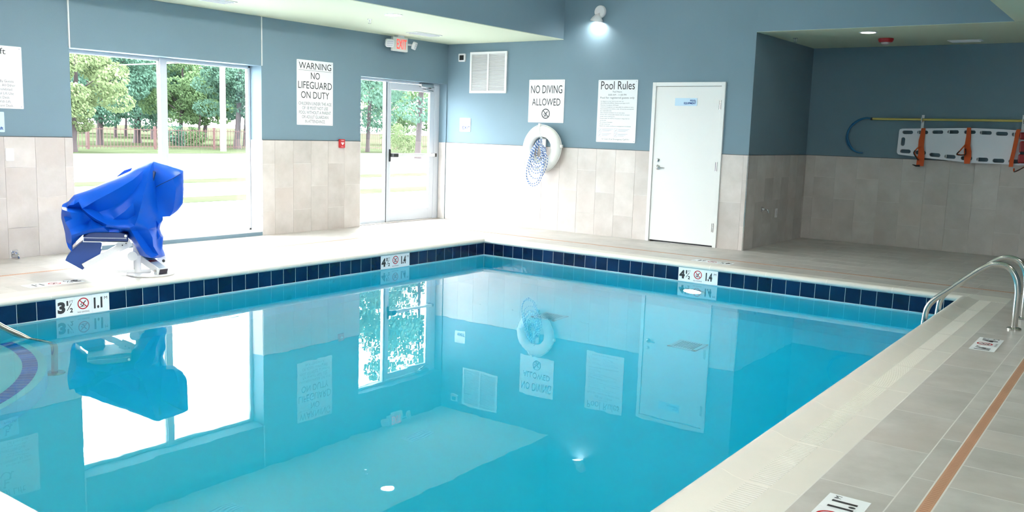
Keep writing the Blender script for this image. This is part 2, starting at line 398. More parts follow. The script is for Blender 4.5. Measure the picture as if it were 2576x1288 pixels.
# ------------------------------------------------------------------ window_1
def make_window(name, y0, y1, label):
    w = sempty(name, (-0.25, (y0+y1)/2, WZ0), label)
    xa_, xb_ = -0.285, -0.225
    fwd = 0.035
    ym = y0 + (1.195/2.499)*(y1-y0)
    zr = 0.628
    for nm, a in (('frame_head', (y0, y1, WZ1-0.03, WZ1)), ('frame_sill', (y0, y1, WZ0, WZ0+0.03)), ('frame_jamb', (y0, y0+fwd, WZ0, WZ1)), ('frame_jamb', (y1-fwd, y1, WZ0, WZ1)),
                  ('mullion', (ym, ym+0.092, WZ0, WZ1))):
        box(nm, xa_, xb_+(0.012 if nm == 'mullion' else 0), *a, ALU, w, 0.004)
    for a, b_ in ((y0+fwd, ym), (ym+0.092, y1-fwd)):
        box('rail', xa_, xb_, a, b_, zr-0.024, zr+0.024, ALU, w, 0.004)
        box('pane', -0.262, -0.256, a, b_, WZ0+0.03, zr-0.024, GLASS, w)
        box('pane', -0.262, -0.256, a, b_, zr+0.024, WZ1-0.03, GLASS, w)
        for yy in (a, b_-0.01): box('glazing_bead', -0.256, -0.232, yy, yy+0.01, zr+0.024, WZ1-0.03, WTRIM, w)
        box('glazing_bead', -0.256, -0.232, a, b_, WZ1-0.042, WZ1-0.03, WTRIM, w)
    box('stool', xb_, 0.006, y0+0.008, y1-0.008, WZ0-0.006, WZ0+0.004, WTRIM, w)
make_window('window_1', WY0, WY1, 'large two-light window with pale frames looking onto lawn and trees')

w2 = sempty('fill_window', (XR+0.15, (RW[0]+RW[1])/2, RW[2]), 'added unseen window in the right wall that lets in daylight')  # unseen window, added so its daylight brightens the left wall
for nm, a in (('frame_head', (RW[0], RW[1], RW[3]-0.04, RW[3])), ('frame_sill', (RW[0], RW[1], RW[2], RW[2]+0.04)), ('frame_jamb', (RW[0], RW[0]+0.04, RW[2], RW[3])), ('frame_jamb', (RW[1]-0.04, RW[1], RW[2], RW[3])), ('mullion', (-11.84, -11.76, RW[2], RW[3]))):
    box(nm, XR+0.12, XR+0.18, *a, ALU, w2)
for a, b_ in ((RW[0]+0.04, -11.84), (-11.76, RW[1]-0.04)): box('pane', XR+0.147, XR+0.153, a, b_, RW[2]+0.04, RW[3]-0.04, GLASS, w2)

# ------------------------------------------------------------------ door_1 glass exit door with sidelight
d1 = sempty('door_1', (-0.15, -0.7, 0), 'glazed aluminium exit door with narrow sidelight and push bar')
xf, xk = -0.15, -0.21
for nm, a in (('frame_head', (DY0, DY1, 2.145, DZ1)), ('frame_jamb', (DY0, DY0+0.03, 0, 2.145)), ('frame_jamb', (-0.135, DY1, 0, 2.145)), ('mullion', (-1.262, -1.185, 0, 2.145)), ('sidelight_sill', (DY0+0.03, -1.262, 0, 0.05))):
    box(nm, xk, xf, *a, ALU, d1, 0.004)
lf = box('door_leaf', -0.195, -0.155, -1.18, -1.135, 0.012, 2.138, ALU, d1, 0.003)
for nm, a in (('stile', (-0.245, -0.138, 0.012, 2.138)), ('top_rail', (-1.135, -0.245, 2.035, 2.138)), ('bottom_rail', (-1.135, -0.245, 0.012, 0.185))):
    box(nm, -0.195, -0.155, *a, ALU, lf, 0.003)
box('pane', -0.178, -0.172, -1.135, -0.245, 0.185, 2.035, GLASS, lf)
box('pane', -0.183, -0.177, DY0+0.03, -1.262, 0.05, 2.145, GLASS, d1)
box('mullion_gasket', -0.149, -0.146, -1.243, -1.232, 0, 2.14, BLACK, d1)
pb = box('push_bar', -0.105, -0.06, -1.07, -0.2, 1.015, 1.065, WTRIM, lf, 0.008)
box('push_bar_bracket', -0.155, -0.055, -1.165, -1.06, 1.01, 1.07, BLACK, lf, 0.006)
box('push_bar_plate', -0.154, -0.13, -1.178, -1.15, 0.94, 1.13, BLACK, lf, 0.006)
box('push_bar_bracket', -0.155, -0.058, -0.205, -0.16, 1.012, 1.068, BLACK, lf, 0.006)
box('closer_body', -0.150, -0.085, -0.52, -0.23, 2.105, 2.165, STEEL, d1, 0.01)
tube('closer_arm', [(-0.115, -0.27, 2.1), (-0.06, -0.52, 2.07), (-0.115, -0.22, 2.06)], 0.010, STEEL, d1, 8)
box('threshold', -0.24, -0.09, DY0, DY1, 0, 0.012, STEEL, d1)

# ------------------------------------------------------------------ door_2 pool equipment door
d2 = sempty('door_2', ((EX0+EX1)/2, 0, 0), 'flush white steel door marked pool equipment in white frame')
fj = 0.052
for nm, a in (('frame_jamb', (EX0, EX0+fj, 0, EZ)), ('frame_jamb', (EX1-fj, EX1, 0, EZ)), ('frame_head', (EX0+fj, EX1-fj, EZ-fj, EZ))):
    box(nm, a[0], a[1], -0.028, 0.1, a[2], a[3], DOORW, d2, 0.004)
lf2 = box('door_leaf', EX0+fj+0.004, EX1-fj-0.004, -0.012, 0.033, 0.022, EZ-fj-0.005, DOORW, d2, 0.002)
box('door_stop', EX0+0.03, EX1-0.03, 0.034, 0.1, 0, EZ-0.03, BLACK, d2)
for z in (1.887, 1.08, 0.264):
    hg = tube('hinge', [(EX1-fj-0.002, -0.022, z-0.06), (EX1-fj-0.002, -0.022, z+0.06)], 0.011, STEEL, lf2, 10)
    box('hinge_leaf', EX1-fj-0.03, EX1-fj-0.002, -0.0145, -0.011, z-0.058, z+0.058, STEEL, lf2)
Mh = Matrix.Translation((3.845, -0.012, 1.03)) @ Matrix.Rotation(PI/2, 4, 'X')
lathe('lever_rose', [(0.035, 0), (0.035, 0.008), (0.028, 0.014), (0.013, 0.016), (0.013, 0.05)], CHROME, lf2, Mh, 20)
tube('lever_handle', spline([(3.845, -0.06, 1.03), (3.87, -0.066, 1.03), (3.92, -0.062, 1.027), (3.965, -0.058, 1.027)], 4), 0.009, CHROME, lf2, 10)
lathe('deadbolt', [(0.026, 0), (0.026, 0.01), (0.02, 0.018), (0.012, 0.02)], CHROME, lf2, Matrix.Translation((3.842, -0.012, 1.128)) @ Matrix.Rotation(PI/2, 4, 'X'), 18)
sg = thing('door_sign', (4.215, -0.012, 1.87), 'pale blue strip sign reading POOL EQUIPMENT on the white door', 'sign')
box('sign_board', 4.053, 4.373, -0.018, -0.0122, 1.872, 1.974, SIGNB, sg)
M_ = MB(4.36, 1.925, -0.018)
ftext('POOL', 0.034, M_, BINK, sg, 0, 0.004, align='RIGHT', width=0.085, bold=0.001)
ftext('EQUIPMENT', 0.034, M_, BINK, sg, 0, -0.03, align='RIGHT', width=0.175, bold=0.001)

# ================================================================== POOL AND DECK
PX0, PX1, PY0, PY1, ZW = 2.239, 8.08, -9.72, -1.811, -0.196
CW = 0.365                                   # coping depth
# deck base slab with the pool hole
fl = sempty('floor', label='pale stone-look tiled pool deck')
zt = -0.0004
for nm, a in (('deck_slab', (-0.0, PX0-0.03, YN, 0)), ('deck_slab', (PX1+0.03, XR, YN, RY)), ('deck_slab', (PX0-0.03, PX1+0.03, PY1+0.03, 0)), ('deck_slab', (PX0-0.03, PX1+0.03, YN, PY0-0.03)), ('deck_slab', (RX, PX1+0.03, 0, RY))):
    box(nm, a[0], a[1], a[2], a[3], -0.1, zt, GROUT, fl)
box('deck_slab', -T, 0, DY0, DY1, -0.1, -0.004, DTILE, fl)
box('deck_slab', RX-1.5, RX, 0, 0.3, -0.1, -0.004, BLACK, fl)
G = 0.003
def dt(x0, x1, y0, y1):
    if x1-x0 > 0.03 and y1-y0 > 0.03: box('deck_tile', x0+G, x1-G, y0+G, y1-G, -0.02, 0.0, DTILE, fl)
def runx(x0, x1, y0, y1, p, j):             # a row along x with a joint at j
    e = j + math.floor((x0-j)/p)*p
    while e < x1: dt(max(e, x0), min(e+p, x1), y0, y1); e += p
def runy(x0, x1, y0, y1, p, j):
    e = j + math.floor((y0-j)/p)*p
    while e < y1: dt(x0, x1, max(e, y0), min(e+p, y1)); e += p
P65 = 0.655
XC = PX1 + CW - 0.0                           # 8.445
YB = PY1 + CW - 0.0                           # back coping edge
XL = PX0 - CW
# right: border row, narrow row, drain, field
DRX = 8.855
runy(XC, 8.757, -9.4, YB+0.0, P65, -4.758)
runy(8.757, DRX, -9.4, YB+0.0, P65, -5.775)
y = -8.43; k = 0
while y < YB: runx(DRX+0.055, 9.6, y, min(y+0.33, YB), P65, DRX+0.055-(0.33 if k % 2 else 0)); y += 0.33; k += 1
# back: border row, narrow row, drain, field into the alcove
YD = -1.045
runx(XL, 9.6, YB, YB+0.305, P65, 4.2)
runx(XL, 9.6, YB+0.305, YD, P65, 4.5)
y = YD+0.055; k = 0
while y < -0.01:
    y1 = min(y+0.33, -0.008 if y > -0.4 else 9); runx(0.01, 9.6, y, y1, P65, 0.2-(0.33 if k % 2 else 0)); y += 0.33; k += 1
y = -0.006; k = 0
while y < RY-0.02: runx(RX+0.012, 9.4, y, min(y+0.325, RY-0.011), P65, 5.3-(0.33 if k % 2 else 0)); y += 0.325; k += 1
# left: border row, field, drain
XDL = 0.985
runy(XL-0.305, XL, -9.4, YB, P65, -4.4)
runy(XDL+0.055, XL-0.305, -9.4, YB, P65, -4.1)
for k, (a, b_) in enumerate(((0.012, 0.33), (0.33, 0.655), (0.655, XDL))): runy(a, b_, -9.4, YD, P65, -4.3+0.33*(k % 2))
box('near_deck', 0, XR, YN, PY0-CW, -0.02, 0, DTILE, fl)
box('side_deck', 9.6, XR, PY0-CW, RY, -0.02, 0, DTILE, fl)
# trench drains
def trench(name, a, along, label):
    t = thing(name, ((a[0]+a[1])/2, (a[2]+a[3])/2, 0), label, 'drain', 'trench drains in the deck')
    box('cover_strip', a[0]+0.004, a[1]-0.004, a[2]+0.003, a[3]-0.003, -0.02, 0.0006, SALMON, t)
    L_ = []
    lo, hi = (a[2], a[3]) if along == 'y' else (a[0], a[1])
    s = lo + 0.02
    while s < hi - 0.01:
        if along == 'y': L_.append((a[0]+0.013, a[1]-0.013, s, s+0.006, -0.004, 0.0011))
        else: L_.append((s, s+0.006, a[2]+0.013, a[3]-0.013, -0.004, 0.0011))
        s += 0.022
    o = boxes('slots', L_, SALMOND, t); o['kind'] = 'stuff'
trench('trench_drain', (DRX, DRX+0.055, -9.4, YD), 'y', 'salmon slotted trench drain along the right deck beside the ladder')
trench('trench_drain', (XDL, 9.6, YD, YD+0.055), 'x', 'thin salmon trench drain crossing the deck before the white door')
trench('trench_drain', (XDL, XDL+0.055, -9.4, YD), 'y', 'thin trench drain along the sunlit deck under the windows')

# ------------------------------------------------------------------ pool basin
pool = thing('pool_basin', ((PX0+PX1)/2, (PY0+PY1)/2, -1.6), 'rectangular indoor pool with navy waterline tiles and cream coping', 'pool')
def floor_z(y): return -1.03 - (y - PY0)*(0.60/(PY1-PY0))
zt_ = -0.19
sh = 0.02
V = [(PX0-sh, PY0-sh, -0.05), (PX1+sh, PY0-sh, -0.05), (PX1+sh, PY1+sh, -0.05), (PX0-sh, PY1+sh, -0.05)]
wv = [(PX0, PY0), (PX1, PY0), (PX1, PY1), (PX0, PY1)]
cv = 0.15
V = []
for (x, y) in wv: V.append((x, y, -0.028))
for (x, y) in wv: V.append((x, y, floor_z(y)+cv))
for (x, y) in wv:
    sx = cv if x == PX0 else -cv; sy = cv if y == PY0 else -cv
    V.append((x+sx, y+sy, floor_z(y)))
Fs = []
for a in range(4):
    b_ = (a+1) % 4; Fs += [(a, b_, 4+b_, 4+a), (4+a, 4+b_, 8+b_, 8+a)]
Fs.append((8, 9, 10, 11))
link('basin_shell', mesh('basin_shell', V, [tuple(reversed(f)) for f in Fs][:0] + [f for f in Fs]), PLASTER, pool)
# outer body so that no light leaks in from below
for a in ((PX0-0.3, PX0-0.004, PY0-0.3, PY1+0.3), (PX1+0.004, PX1+0.3, PY0-0.3, PY1+0.3), (PX0-0.004, PX1+0.004, PY0-0.3, PY0-0.004), (PX0-0.004, PX1+0.004, PY1+0.004, PY1+0.3)):
    box('basin_wall', a[0], a[1], a[2], a[3], -2.0, -0.11, GROUT, pool)
box('basin_bed', PX0-0.3, PX1+0.3, PY0-0.3, PY1+0.3, -2.1, -1.9, GROUT, pool)
# waterline tiles (0.1575 m apart); three marker tiles replace some of them
TP, TZ0, TZ1 = 0.1575, -0.184, -0.031
gt = 0.004; th = 0.012
ts = box('tile_bed', PX0-0.004, PX0+0.0108, PY0, PY1, TZ0-0.005, -0.028, WTRIM, pool)
box('tile_bed', PX0, PX1, PY1-0.0108, PY1+0.004, TZ0-0.005, -0.028, WTRIM, pool)
box('tile_band', PX1-0.01, PX1, PY0, PY1, TZ0, TZ1, NAVY, pool)
box('tile_band', PX0, PX1, PY0, PY0+0.01, TZ0, TZ1, NAVY, pool)
def mark_at(lst, s0, s1): return any(s0 < m1-0.03 and s1 > m0+0.03 for m0, m1 in lst)
LM = [(-7.565, -7.105), (-3.78, -3.29)]       # along y on the left wall
BM = [(5.10, 5.58)]                           # along x on the back wall
def tilerow(lo, hi, marks, make):
    edges = [lo] + [e for m in sorted(marks) for e in m] + [hi]
    for a, b_ in zip(edges[0::2], edges[1::2]):
        n = max(1, round((b_-a)/TP)); p = (b_-a)/n
        for i in range(n): make(a+i*p+gt/2, a+(i+1)*p-gt/2)
tilerow(-9.6, PY1-0.014, LM, lambda a, b_: box('waterline_tile', PX0+0.001, PX0+th, a, b_, TZ0, TZ1, NAVY, pool))
tilerow(PX0+0.014, PX1-0.012, BM, lambda a, b_: box('waterline_tile', a, b_, PY1-th, PY1-0.001, TZ0, TZ1, NAVY, pool))
# coping: bullnose at the pool, sloping to the deck, ribbed in the middle (profile: distance from pool wall, height)
prof = [(CW-0.003, -0.02), (CW-0.003, 0.0), (0.25, 0.001), (0.12, 0.003), (0.07, 0.011), (0.028, 0.027), (0.0, 0.031), (-0.022, 0.022), (-0.034, 0.006), (-0.034, -0.010), (-0.024, -0.024), (-0.008, -0.028), (0.02, -0.029), (0.06, -0.029)]
def coping(side, s0, s1, ribs=False):
    n = len(prof); V = []
    g = 0.004
    for s in (s0+g, s1-g):
        for (d, z) in prof:
            if side == 'L': V.append((PX0-d, s, z))
            elif side == 'R': V.append((PX1+d, s, z))
            elif side == 'B': V.append((s, PY1+d, z))
            else: V.append((s, PY0-d, z))
    Fs = [(i, (i+1) % n, n+(i+1) % n, n+i) for i in range(n)] + [tuple(range(n-1, -1, -1)), tuple(range(n, 2*n))]
    c = sum((Vector(v) for v in V), Vector())/len(V)
    me = mesh('coping_stone', [Vector(v)-c for v in V], Fs)
    bm = bmesh.new(); bm.from_mesh(me); bmesh.ops.recalc_face_normals(bm, faces=bm.faces); bm.to_mesh(me); bm.free()
    o = link('coping_stone', me, COPE); o.location = c; o.parent = pool; o.matrix_parent_inverse = parent_inv(pool)
    smooth(o, 50)
    if ribs:
        L_ = []; s = s0+0.02
        while s < s1-0.018:
            L_.append((PX1+0.135, PX1+0.235, s, s+0.009, 0.0, 0.0052)); s += 0.0215
        q = boxes('grip_ribs', L_, MATS['rib_white'], o); q['kind'] = 'stuff'
mat('rib_white', (0.81, 0.78, 0.73), 0.5)
def run(side, lo, hi, j, ribs=False):
    e = j + math.floor((lo-j)/0.65)*0.65
    while e < hi:
        a, b_ = max(e, lo), min(e+0.65, hi)
        if b_-a > 0.02: coping(side, a, b_, ribs)
        e += 0.65
for side, lo, hi in (('L', PY0, PY1), ('R', PY0, PY1), ('B', PX0-0.03, PX1+0.03), ('N', PX0-0.03, PX1+0.03)):
    V = []
    for s_ in (lo, hi):
        for (d, z) in prof[1:12]:
            z -= 0.0005; d += 0.0008 if d < 0 else 0
            V.append({'L': (PX0-d, s_, z), 'R': (PX1+d, s_, z), 'B': (s_, PY1+d, z), 'N': (s_, PY0-d, z)}[side])
    link('coping_grout', mesh('coping_grout', V, [(i, i+1, 12+i, 11+i) for i in range(10)]), mat('cream_grout', (0.86, 0.82, 0.76), 0.8), pool)
run('L', PY0-0.03, PY1+0.03, -4.36); run('R', PY0-0.03, PY1+0.03, -4.38, True); run('B', PX0-0.03, PX1+0.03, 4.185); run('N', PX0-0.03, PX1+0.03, 4.2)
for x0_, x1_ in ((PX0-CW, PX0-0.034), (PX1+0.034, PX1+CW)):
    for y0_, y1_ in ((PY0-CW, PY0-0.034), (PY1+0.034, PY1+CW)): box('corner_coping', x0_+0.004, x1_-0.003, y0_+0.004, y1_-0.003, -0.02, 0.0025, COPE, pool)
# grout line between coping stones is the gap itself; marker tiles
def marker(name, M, big, unit, frac, metr, w, h, label, order=('ft', 'nd', 'm'), vertical=True):
    """three printed tiles side by side; M maps local (x right, y up)"""
    t = thing(name, M.translation, label, 'depth marker')
    tw = w/3
    for i, kind in enumerate(order):
        x0 = -w/2 + i*tw
        prism('marker_tile', [(x0+0.0012, -h/2), (x0+tw-0.0012, -h/2), (x0+tw-0.0012, h/2), (x0+0.0012, h/2)], 0.004, M, SIGNW, t)
        xc = x0+tw/2; lf_ = 0.0052
        if kind == 'ft':
            ftext(big, 0.1, M, INK, t, x0+0.012, -h*0.33, lf_, 'LEFT', width=tw*0.42, height=h*0.64, bold=0.006)
            ftext('1', 0.05, M, INK, t, x0+tw*0.62, h*0.06, lf_, 'CENTER', width=tw*0.1, height=h*0.27, bold=0.002)
            ftext('2', 0.05, M, INK, t, x0+tw*0.83, -h*0.33, lf_, 'CENTER', width=tw*0.17, height=h*0.25, bold=0.002)
            flat('fraction_bar', stroke([(x0+tw*0.6, -h*0.2), (x0+tw*0.84, h*0.16)], 0.006), M, INK, t, lf_)
            ftext('FT', 0.03, M, INK, t, x0+tw*0.84, h*0.2, lf_, 'CENTER', width=tw*0.2, height=h*0.13)
        elif kind == 'nd':
            nodiving(M, RINK, INK, t, xc, h*0.08, h*0.32, lf_)
            ftext('NO DIVING', 0.02, M, INK, t, xc, -h*0.42, lf_, 'CENTER', width=tw*0.66, height=h*0.09)
        else:
            ftext(metr, 0.1, M, INK, t, x0+tw*0.1, -h*0.3, lf_, 'LEFT', width=tw*0.5, height=h*0.62, bold=0.005)
            ftext('M', 0.03, M, INK, t, x0+tw*0.8, h*0.16, lf_, 'CENTER', width=tw*0.17, height=h*0.16)
    return t
zc = (TZ0+TZ1)/2; hh = TZ1-TZ0+0.002
marker('depth_marker', ML((LM[0][0]+LM[0][1])/2, zc, PX0+0.008), '3', 'FT', '1/2', '1.1', LM[0][1]-LM[0][0], hh, 'white waterline marker reading 3 1/2 FT and 1.1 M below the lift')
marker('depth_marker', ML((LM[1][0]+LM[1][1])/2, zc, PX0+0.008), '4', 'FT', '1/2', '1.4', LM[1][1]-LM[1][0], hh, 'white waterline marker reading 4 1/2 FT on the window side of the pool')
marker('depth_marker', MB((BM[0][0]+BM[0][1])/2, zc, PY1-0.008), '4', 'FT', '1/2', '1.4', BM[0][1]-BM[0][0], hh, 'white waterline marker reading 4 1/2 FT on the far side below the door')
def MD(x, y): return frame_M((x, y, -0.0015), (0, 1, 0), (-1, 0, 0))
marker('depth_marker', MD(8.583, -3.872), '4', 'FT', '1/2', '1.4', 0.49, 0.165, 'floor marker set in the right deck near the ladder foot, 1.4 M', order=('m', 'nd', 'ft'))
marker('depth_marker', MD(8.615, -7.765), '3', 'FT', '1/2', '1.1', 0.49, 0.165, 'floor marker reading 1.1 M cut off by the lower edge of the photo')
marker('depth_marker', frame_M((5.30, -1.335, -0.0015), (-1, 0, 0), (0, -1, 0)), '4', 'FT', '1/2', '1.4', 0.49, 0.165, 'floor marker seen edge-on in the far deck before the white door')
marker('depth_marker', frame_M((1.70, -7.3, -0.0015), (0, -1, 0), (1, 0, 0)), '3', 'FT', '1/2', '1.1', 0.49, 0.165, 'washed-out floor marker in the sunlit deck left of the lift')
# corner steps with a cobalt nosing band
def sector(r, z0, z1, n=28):
    c = Vector((PX0, PY0, 0)); V = [(PX0, PY0, z1), (PX0, PY0, z0)]
    for k in range(n+1):
        a = PI/2*k/n; V += [(PX0+r*math.cos(a), PY0+r*math.sin(a), z1), (PX0+r*math.cos(a), PY0+r*math.sin(a), z0)]
    Fs = []
    for k in range(n):
        a = 2+2*k; Fs += [(0, a, a+2), (a, a+1, a+3, a+2)]
    return mesh('corner_step', V, Fs)
for r_, z_ in ((1.86, -0.75), (1.36, -0.53), (0.95, -0.36)): link('corner_step', sector(r_, -1.6, z_), PLASTER, pool)
n = 44
for k in range(n):
    a0, a1 = PI/2*(k+0.03)/n, PI/2*(k+0.97)/n
    P = [(PX0+r_*math.cos(a), PY0+r_*math.sin(a), -0.746) for r_, a in ((1.70, a0), (1.80, a0), (1.80, a1), (1.70, a1))]
    link('nosing_tile', mesh('nosing_tile', P, [(0, 1, 2, 3)]), STRIPE, pool)
# floor drains
for (dx, dy, lb) in ((6.0, -3.44, 'square white grate on the pool floor nearer the right deck'), (4.37, -3.38, 'square white grate on the pool floor under the lifebuoy reflection')):
    zf = floor_z(dy)
    g_ = thing('main_drain', (dx, dy, zf), lb, 'drain', 'drains on the pool floor')
    s_ = 0.145
    boxes('grate_frame', [(dx-s_, dx+s_, dy-s_, dy-s_+0.03, zf, zf+0.02), (dx-s_, dx+s_, dy+s_-0.03, dy+s_, zf, zf+0.02), (dx-s_, dx-s_+0.03, dy-s_, dy+s_, zf, zf+0.02), (dx+s_-0.03, dx+s_, dy-s_, dy+s_, zf, zf+0.02)], LIFTW, g_)
    boxes('grate_bars', [(dx-s_+0.036+i*0.0235, dx-s_+0.047+i*0.0235, dy-s_+0.03, dy+s_-0.03, zf+0.002, zf+0.018) for i in range(10)], LIFTW, g_)
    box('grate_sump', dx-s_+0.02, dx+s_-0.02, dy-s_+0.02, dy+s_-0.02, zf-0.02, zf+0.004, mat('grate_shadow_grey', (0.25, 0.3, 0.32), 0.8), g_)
# lit underwater lamp in the far wall
t = thing('underwater_light', (5.285, PY1, -0.84), 'round glowing lamp set in the far pool wall under water below the marker', 'pool light')
M_ = Matrix.Translation((5.285, PY1, -0.725)) @ Matrix.Rotation(PI/2, 4, 'X')
lathe('rim', [(0.15, 0.0), (0.15, 0.012), (0.135, 0.022), (0.118, 0.02)], STEEL, t, M_, 32)
lathe('lens', [(0.12, 0.014), (0.10, 0.024), (0.06, 0.03), (0.02, 0.032)], mat('pool_lamp_lens', (1, 1, 1), 0.3, emis=POOLLAMP, ecol=(0.97, 0.99, 1.0)), t, M_, 28)
# the water itself
e_ = 0.006
wme = mesh('pool_water', boxv(PX0-e_+0.004, PX1+e_-0.004, PY0-e_+0.004, PY1+e_-0.004, -1.85, ZW), BOXF)
wo = link('pool_water', wme, WATER); wo['kind'] = 'stuff'
tag(wo, 'still clear turquoise pool water mirroring the walls and windows', 'water')

# ================================================================== LAMPS
LENS = mat('lamp_lens', (1, 1, 1), 0.4, emis=DOWNLIGHT, ecol=(1.0, 0.965, 0.90))
FLENS = mat('flood_lens', (1, 1, 1), 0.4, emis=FLOOD, ecol=(1.0, 0.955, 0.88))
DLENS = mat('alcove_lamp_lens', (1, 1, 1), 0.4, emis=7.0, ecol=(1.0, 0.97, 0.93))
def downlight(x, y, label, lens=LENS, z=ZS, beam=0):
    t = thing('recessed_downlight', (x, y, z), label, 'ceiling light', 'recessed ceiling lamps')
    lathe('trim_ring', [(0.11, 0.0), (0.11, -0.004), (0.104, -0.008), (0.088, -0.006), (0.085, -0.003)], WPLAST, t, Matrix.Translation((x, y, z)), 28)
    lathe('lens', [(0.084, -0.0065), (0.06, -0.010), (0.02, -0.012)], lens, t, Matrix.Translation((x, y, z)), 24)
    if beam:  # spot used only by the added right soffit lamps
        ld = bpy.data.lights.new('fill_beam', 'SPOT'); ld.energy = beam; ld.spot_size = math.radians(125); ld.spot_blend = 0.6; ld.shadow_soft_size = 0.08; ld.color = (1.0, 0.955, 0.89)
        lo = bpy.data.objects.new('fill_beam', ld); COL.objects.link(lo); lo.location = (x, y, z-0.02); lo.parent = t; lo.matrix_parent_inverse = parent_inv(t)
downlight(1.79, -3.14, 'bright round recessed lamp in the soffit above the window wall')
downlight(1.79, -6.2, 'round recessed lamp in the soffit nearer the viewer, above the lift')
downlight(1.79, -9.2, 'round recessed lamp in the soffit behind the viewer on the window side')
downlight(6.365, 0.5, 'dim round recessed lamp in the alcove ceiling beside the smoke detector', DLENS, ZS)
downlight(10.2, -3.4, 'added fill lamp in the right soffit beyond the frame', DLENS, beam=60)  # right soffit lamps are added out of view to brighten the near deck
downlight(10.2, -6.6, 'added fill lamp in the right soffit close to the viewer', DLENS, beam=90)
downlight(10.2, -9.8, 'added fill lamp in the right soffit over the viewer', DLENS, beam=90)
FILL_TLENS = mat('fill_ceiling_lens', (1, 1, 1), 0.4, emis=FILL_TRAY, ecol=(1.0, 0.965, 0.91))  # unseen ceiling lamps added to brighten the pool and upper walls
for i, (x, y, lb) in enumerate(((3.8, -1.8, 'far left'), (6.4, -1.8, 'far right'), (3.8, -6.5, 'middle left'), (6.4, -6.5, 'middle right'), (3.8, -10.0, 'near left'), (6.4, -10.0, 'near right'))):
    t = thing('fill_ceiling_lamp', (x, y, ZT), 'added fill lamp on the raised ceiling over the pool, above the frame, %s' % lb, 'ceiling light', 'added fill lamps on the raised ceiling')
    lathe('housing', [(0.225, 0.0), (0.225, -0.05), (0.205, -0.06), (0.2, -0.055)], WPLAST, t, Matrix.Translation((x, y, ZT)), 28)
    lathe('lens', [(0.198, -0.056), (0.14, -0.066), (0.05, -0.07)], FILL_TLENS, t, Matrix.Translation((x, y, ZT)), 24)
FILL_FLENS = mat('fill_flood_lens', (1, 1, 1), 0.4, emis=FILL_FLOOD, ecol=(1.0, 0.96, 0.90))  # strong lens for the added floods that lift the left wall
def flood(base, nrm, aim, label, lens=None):
    """round wall plate with a bell-shaped lamp head hung below it"""
    base = Vector(base); nrm = Vector(nrm); aim = Vector(aim).normalized()
    t = thing('wall_floodlight', base, label, 'wall light', 'floodlights on the raised ceiling walls')
    X = nrm.cross(Vector((0, 0, 1))).normalized(); Mp = frame_M(base, X, nrm.cross(X))
    lathe('wall_plate', [(0.088, 0), (0.088, 0.028), (0.078, 0.04), (0.03, 0.044)], WPLAST, t, Mp, 28)
    neck = base + nrm*0.04 + Vector((0, 0, -0.03)); hc = neck + nrm*0.05 + Vector((0, 0, -0.045))
    tube('swivel_arm', [neck, neck+nrm*0.03+Vector((0, 0, -0.01)), hc], 0.014, WPLAST, t, 10)
    a = Vector((1, 0, 0)) if abs(aim.x) < 0.9 else Vector((0, 1, 0)); Xh = aim.cross(a).normalized(); Mh_ = frame_M(hc, Xh, aim.cross(Xh))
    lathe('lamp_head', [(0.028, -0.03), (0.045, -0.01), (0.07, 0.02), (0.088, 0.05), (0.092, 0.068), (0.088, 0.068), (0.082, 0.038)], WPLAST, t, Mh_, 26)
    lathe('lamp_lens', [(0.081, 0.040), (0.06, 0.046), (0.02, 0.049)], lens or FLENS, t, Mh_, 24)
flood((2.815, 0.0, 3.175), (0, -1, 0), (-0.2, 0.05, -1), 'white floodlight glowing high on the wall above the pool rules sign')
for y in (-4.6, -8.6):  # extra floods added out of view on both fascias as fill light
    flood((XA, y, 3.3), (1, 0, 0), (0.5, 0, -1), 'added fill floodlight on the window-side fascia above the frame, %s' % ('farther from the viewer' if y > -6 else 'nearer the viewer'))
    flood((XB, y-1.4, 3.3), (-1, 0, 0), (-1, 0, -0.6), 'added fill floodlight on the right-hand fascia above the frame, %s' % ('farther from the viewer' if y > -6 else 'nearer the viewer'), FILL_FLENS)

# ================================================================== CEILING FITTINGS
def diffuser(x, y, lx, ly, label):
    t = thing('air_diffuser', (x, y, ZS), label, 'air vent', 'slim ceiling air diffusers')
    box('frame', x-lx/2, x+lx/2, y-ly/2, y+ly/2, ZS-0.008, ZS-0.0005, WPLAST, t, 0.002)
    n = 4
    for i in range(n):
        if ly > lx: xx = x-lx/2+lx*(i+0.7)/(n+0.4); box('vane', xx-0.006, xx+0.006, y-ly/2+0.03, y+ly/2-0.03, ZS-0.018, ZS-0.008, WPLAST, t)
        else: yy = y-ly/2+ly*(i+0.7)/(n+0.4); box('vane', x-lx/2+0.03, x+lx/2-0.03, yy-0.006, yy+0.006, ZS-0.018, ZS-0.008, WPLAST, t)
diffuser(0.70, -1.36, 0.24, 0.52, 'slim white air diffuser in the soffit behind the red exit sign')
diffuser(0.74, -4.95, 0.24, 0.52, 'slim white air diffuser cut off by the top edge of the photo')
diffuser(7.24, 1.80, 0.40, 0.20, 'slim white air diffuser in the alcove ceiling above the spine board')
def sprinkler(p, label):
    t = thing('sprinkler_head', (p.x, p.y, ZS), label, 'sprinkler', 'ceiling sprinkler heads')
    M_ = Matrix.Translation((p.x, p.y, ZS))
    lathe('escutcheon', [(0.032, 0), (0.032, -0.004), (0.014, -0.008)], CHROME, t, M_, 18)
    boxes('yoke_arms', [(p.x-0.014, p.x-0.009, p.y-0.004, p.y+0.004, ZS-0.05, ZS-0.008), (p.x+0.009, p.x+0.014, p.y-0.004, p.y+0.004, ZS-0.05, ZS-0.008)], WPLAST, t)
    lathe('deflector', [(0.02, -0.05), (0.02, -0.054)], CHROME, t, M_, 14)
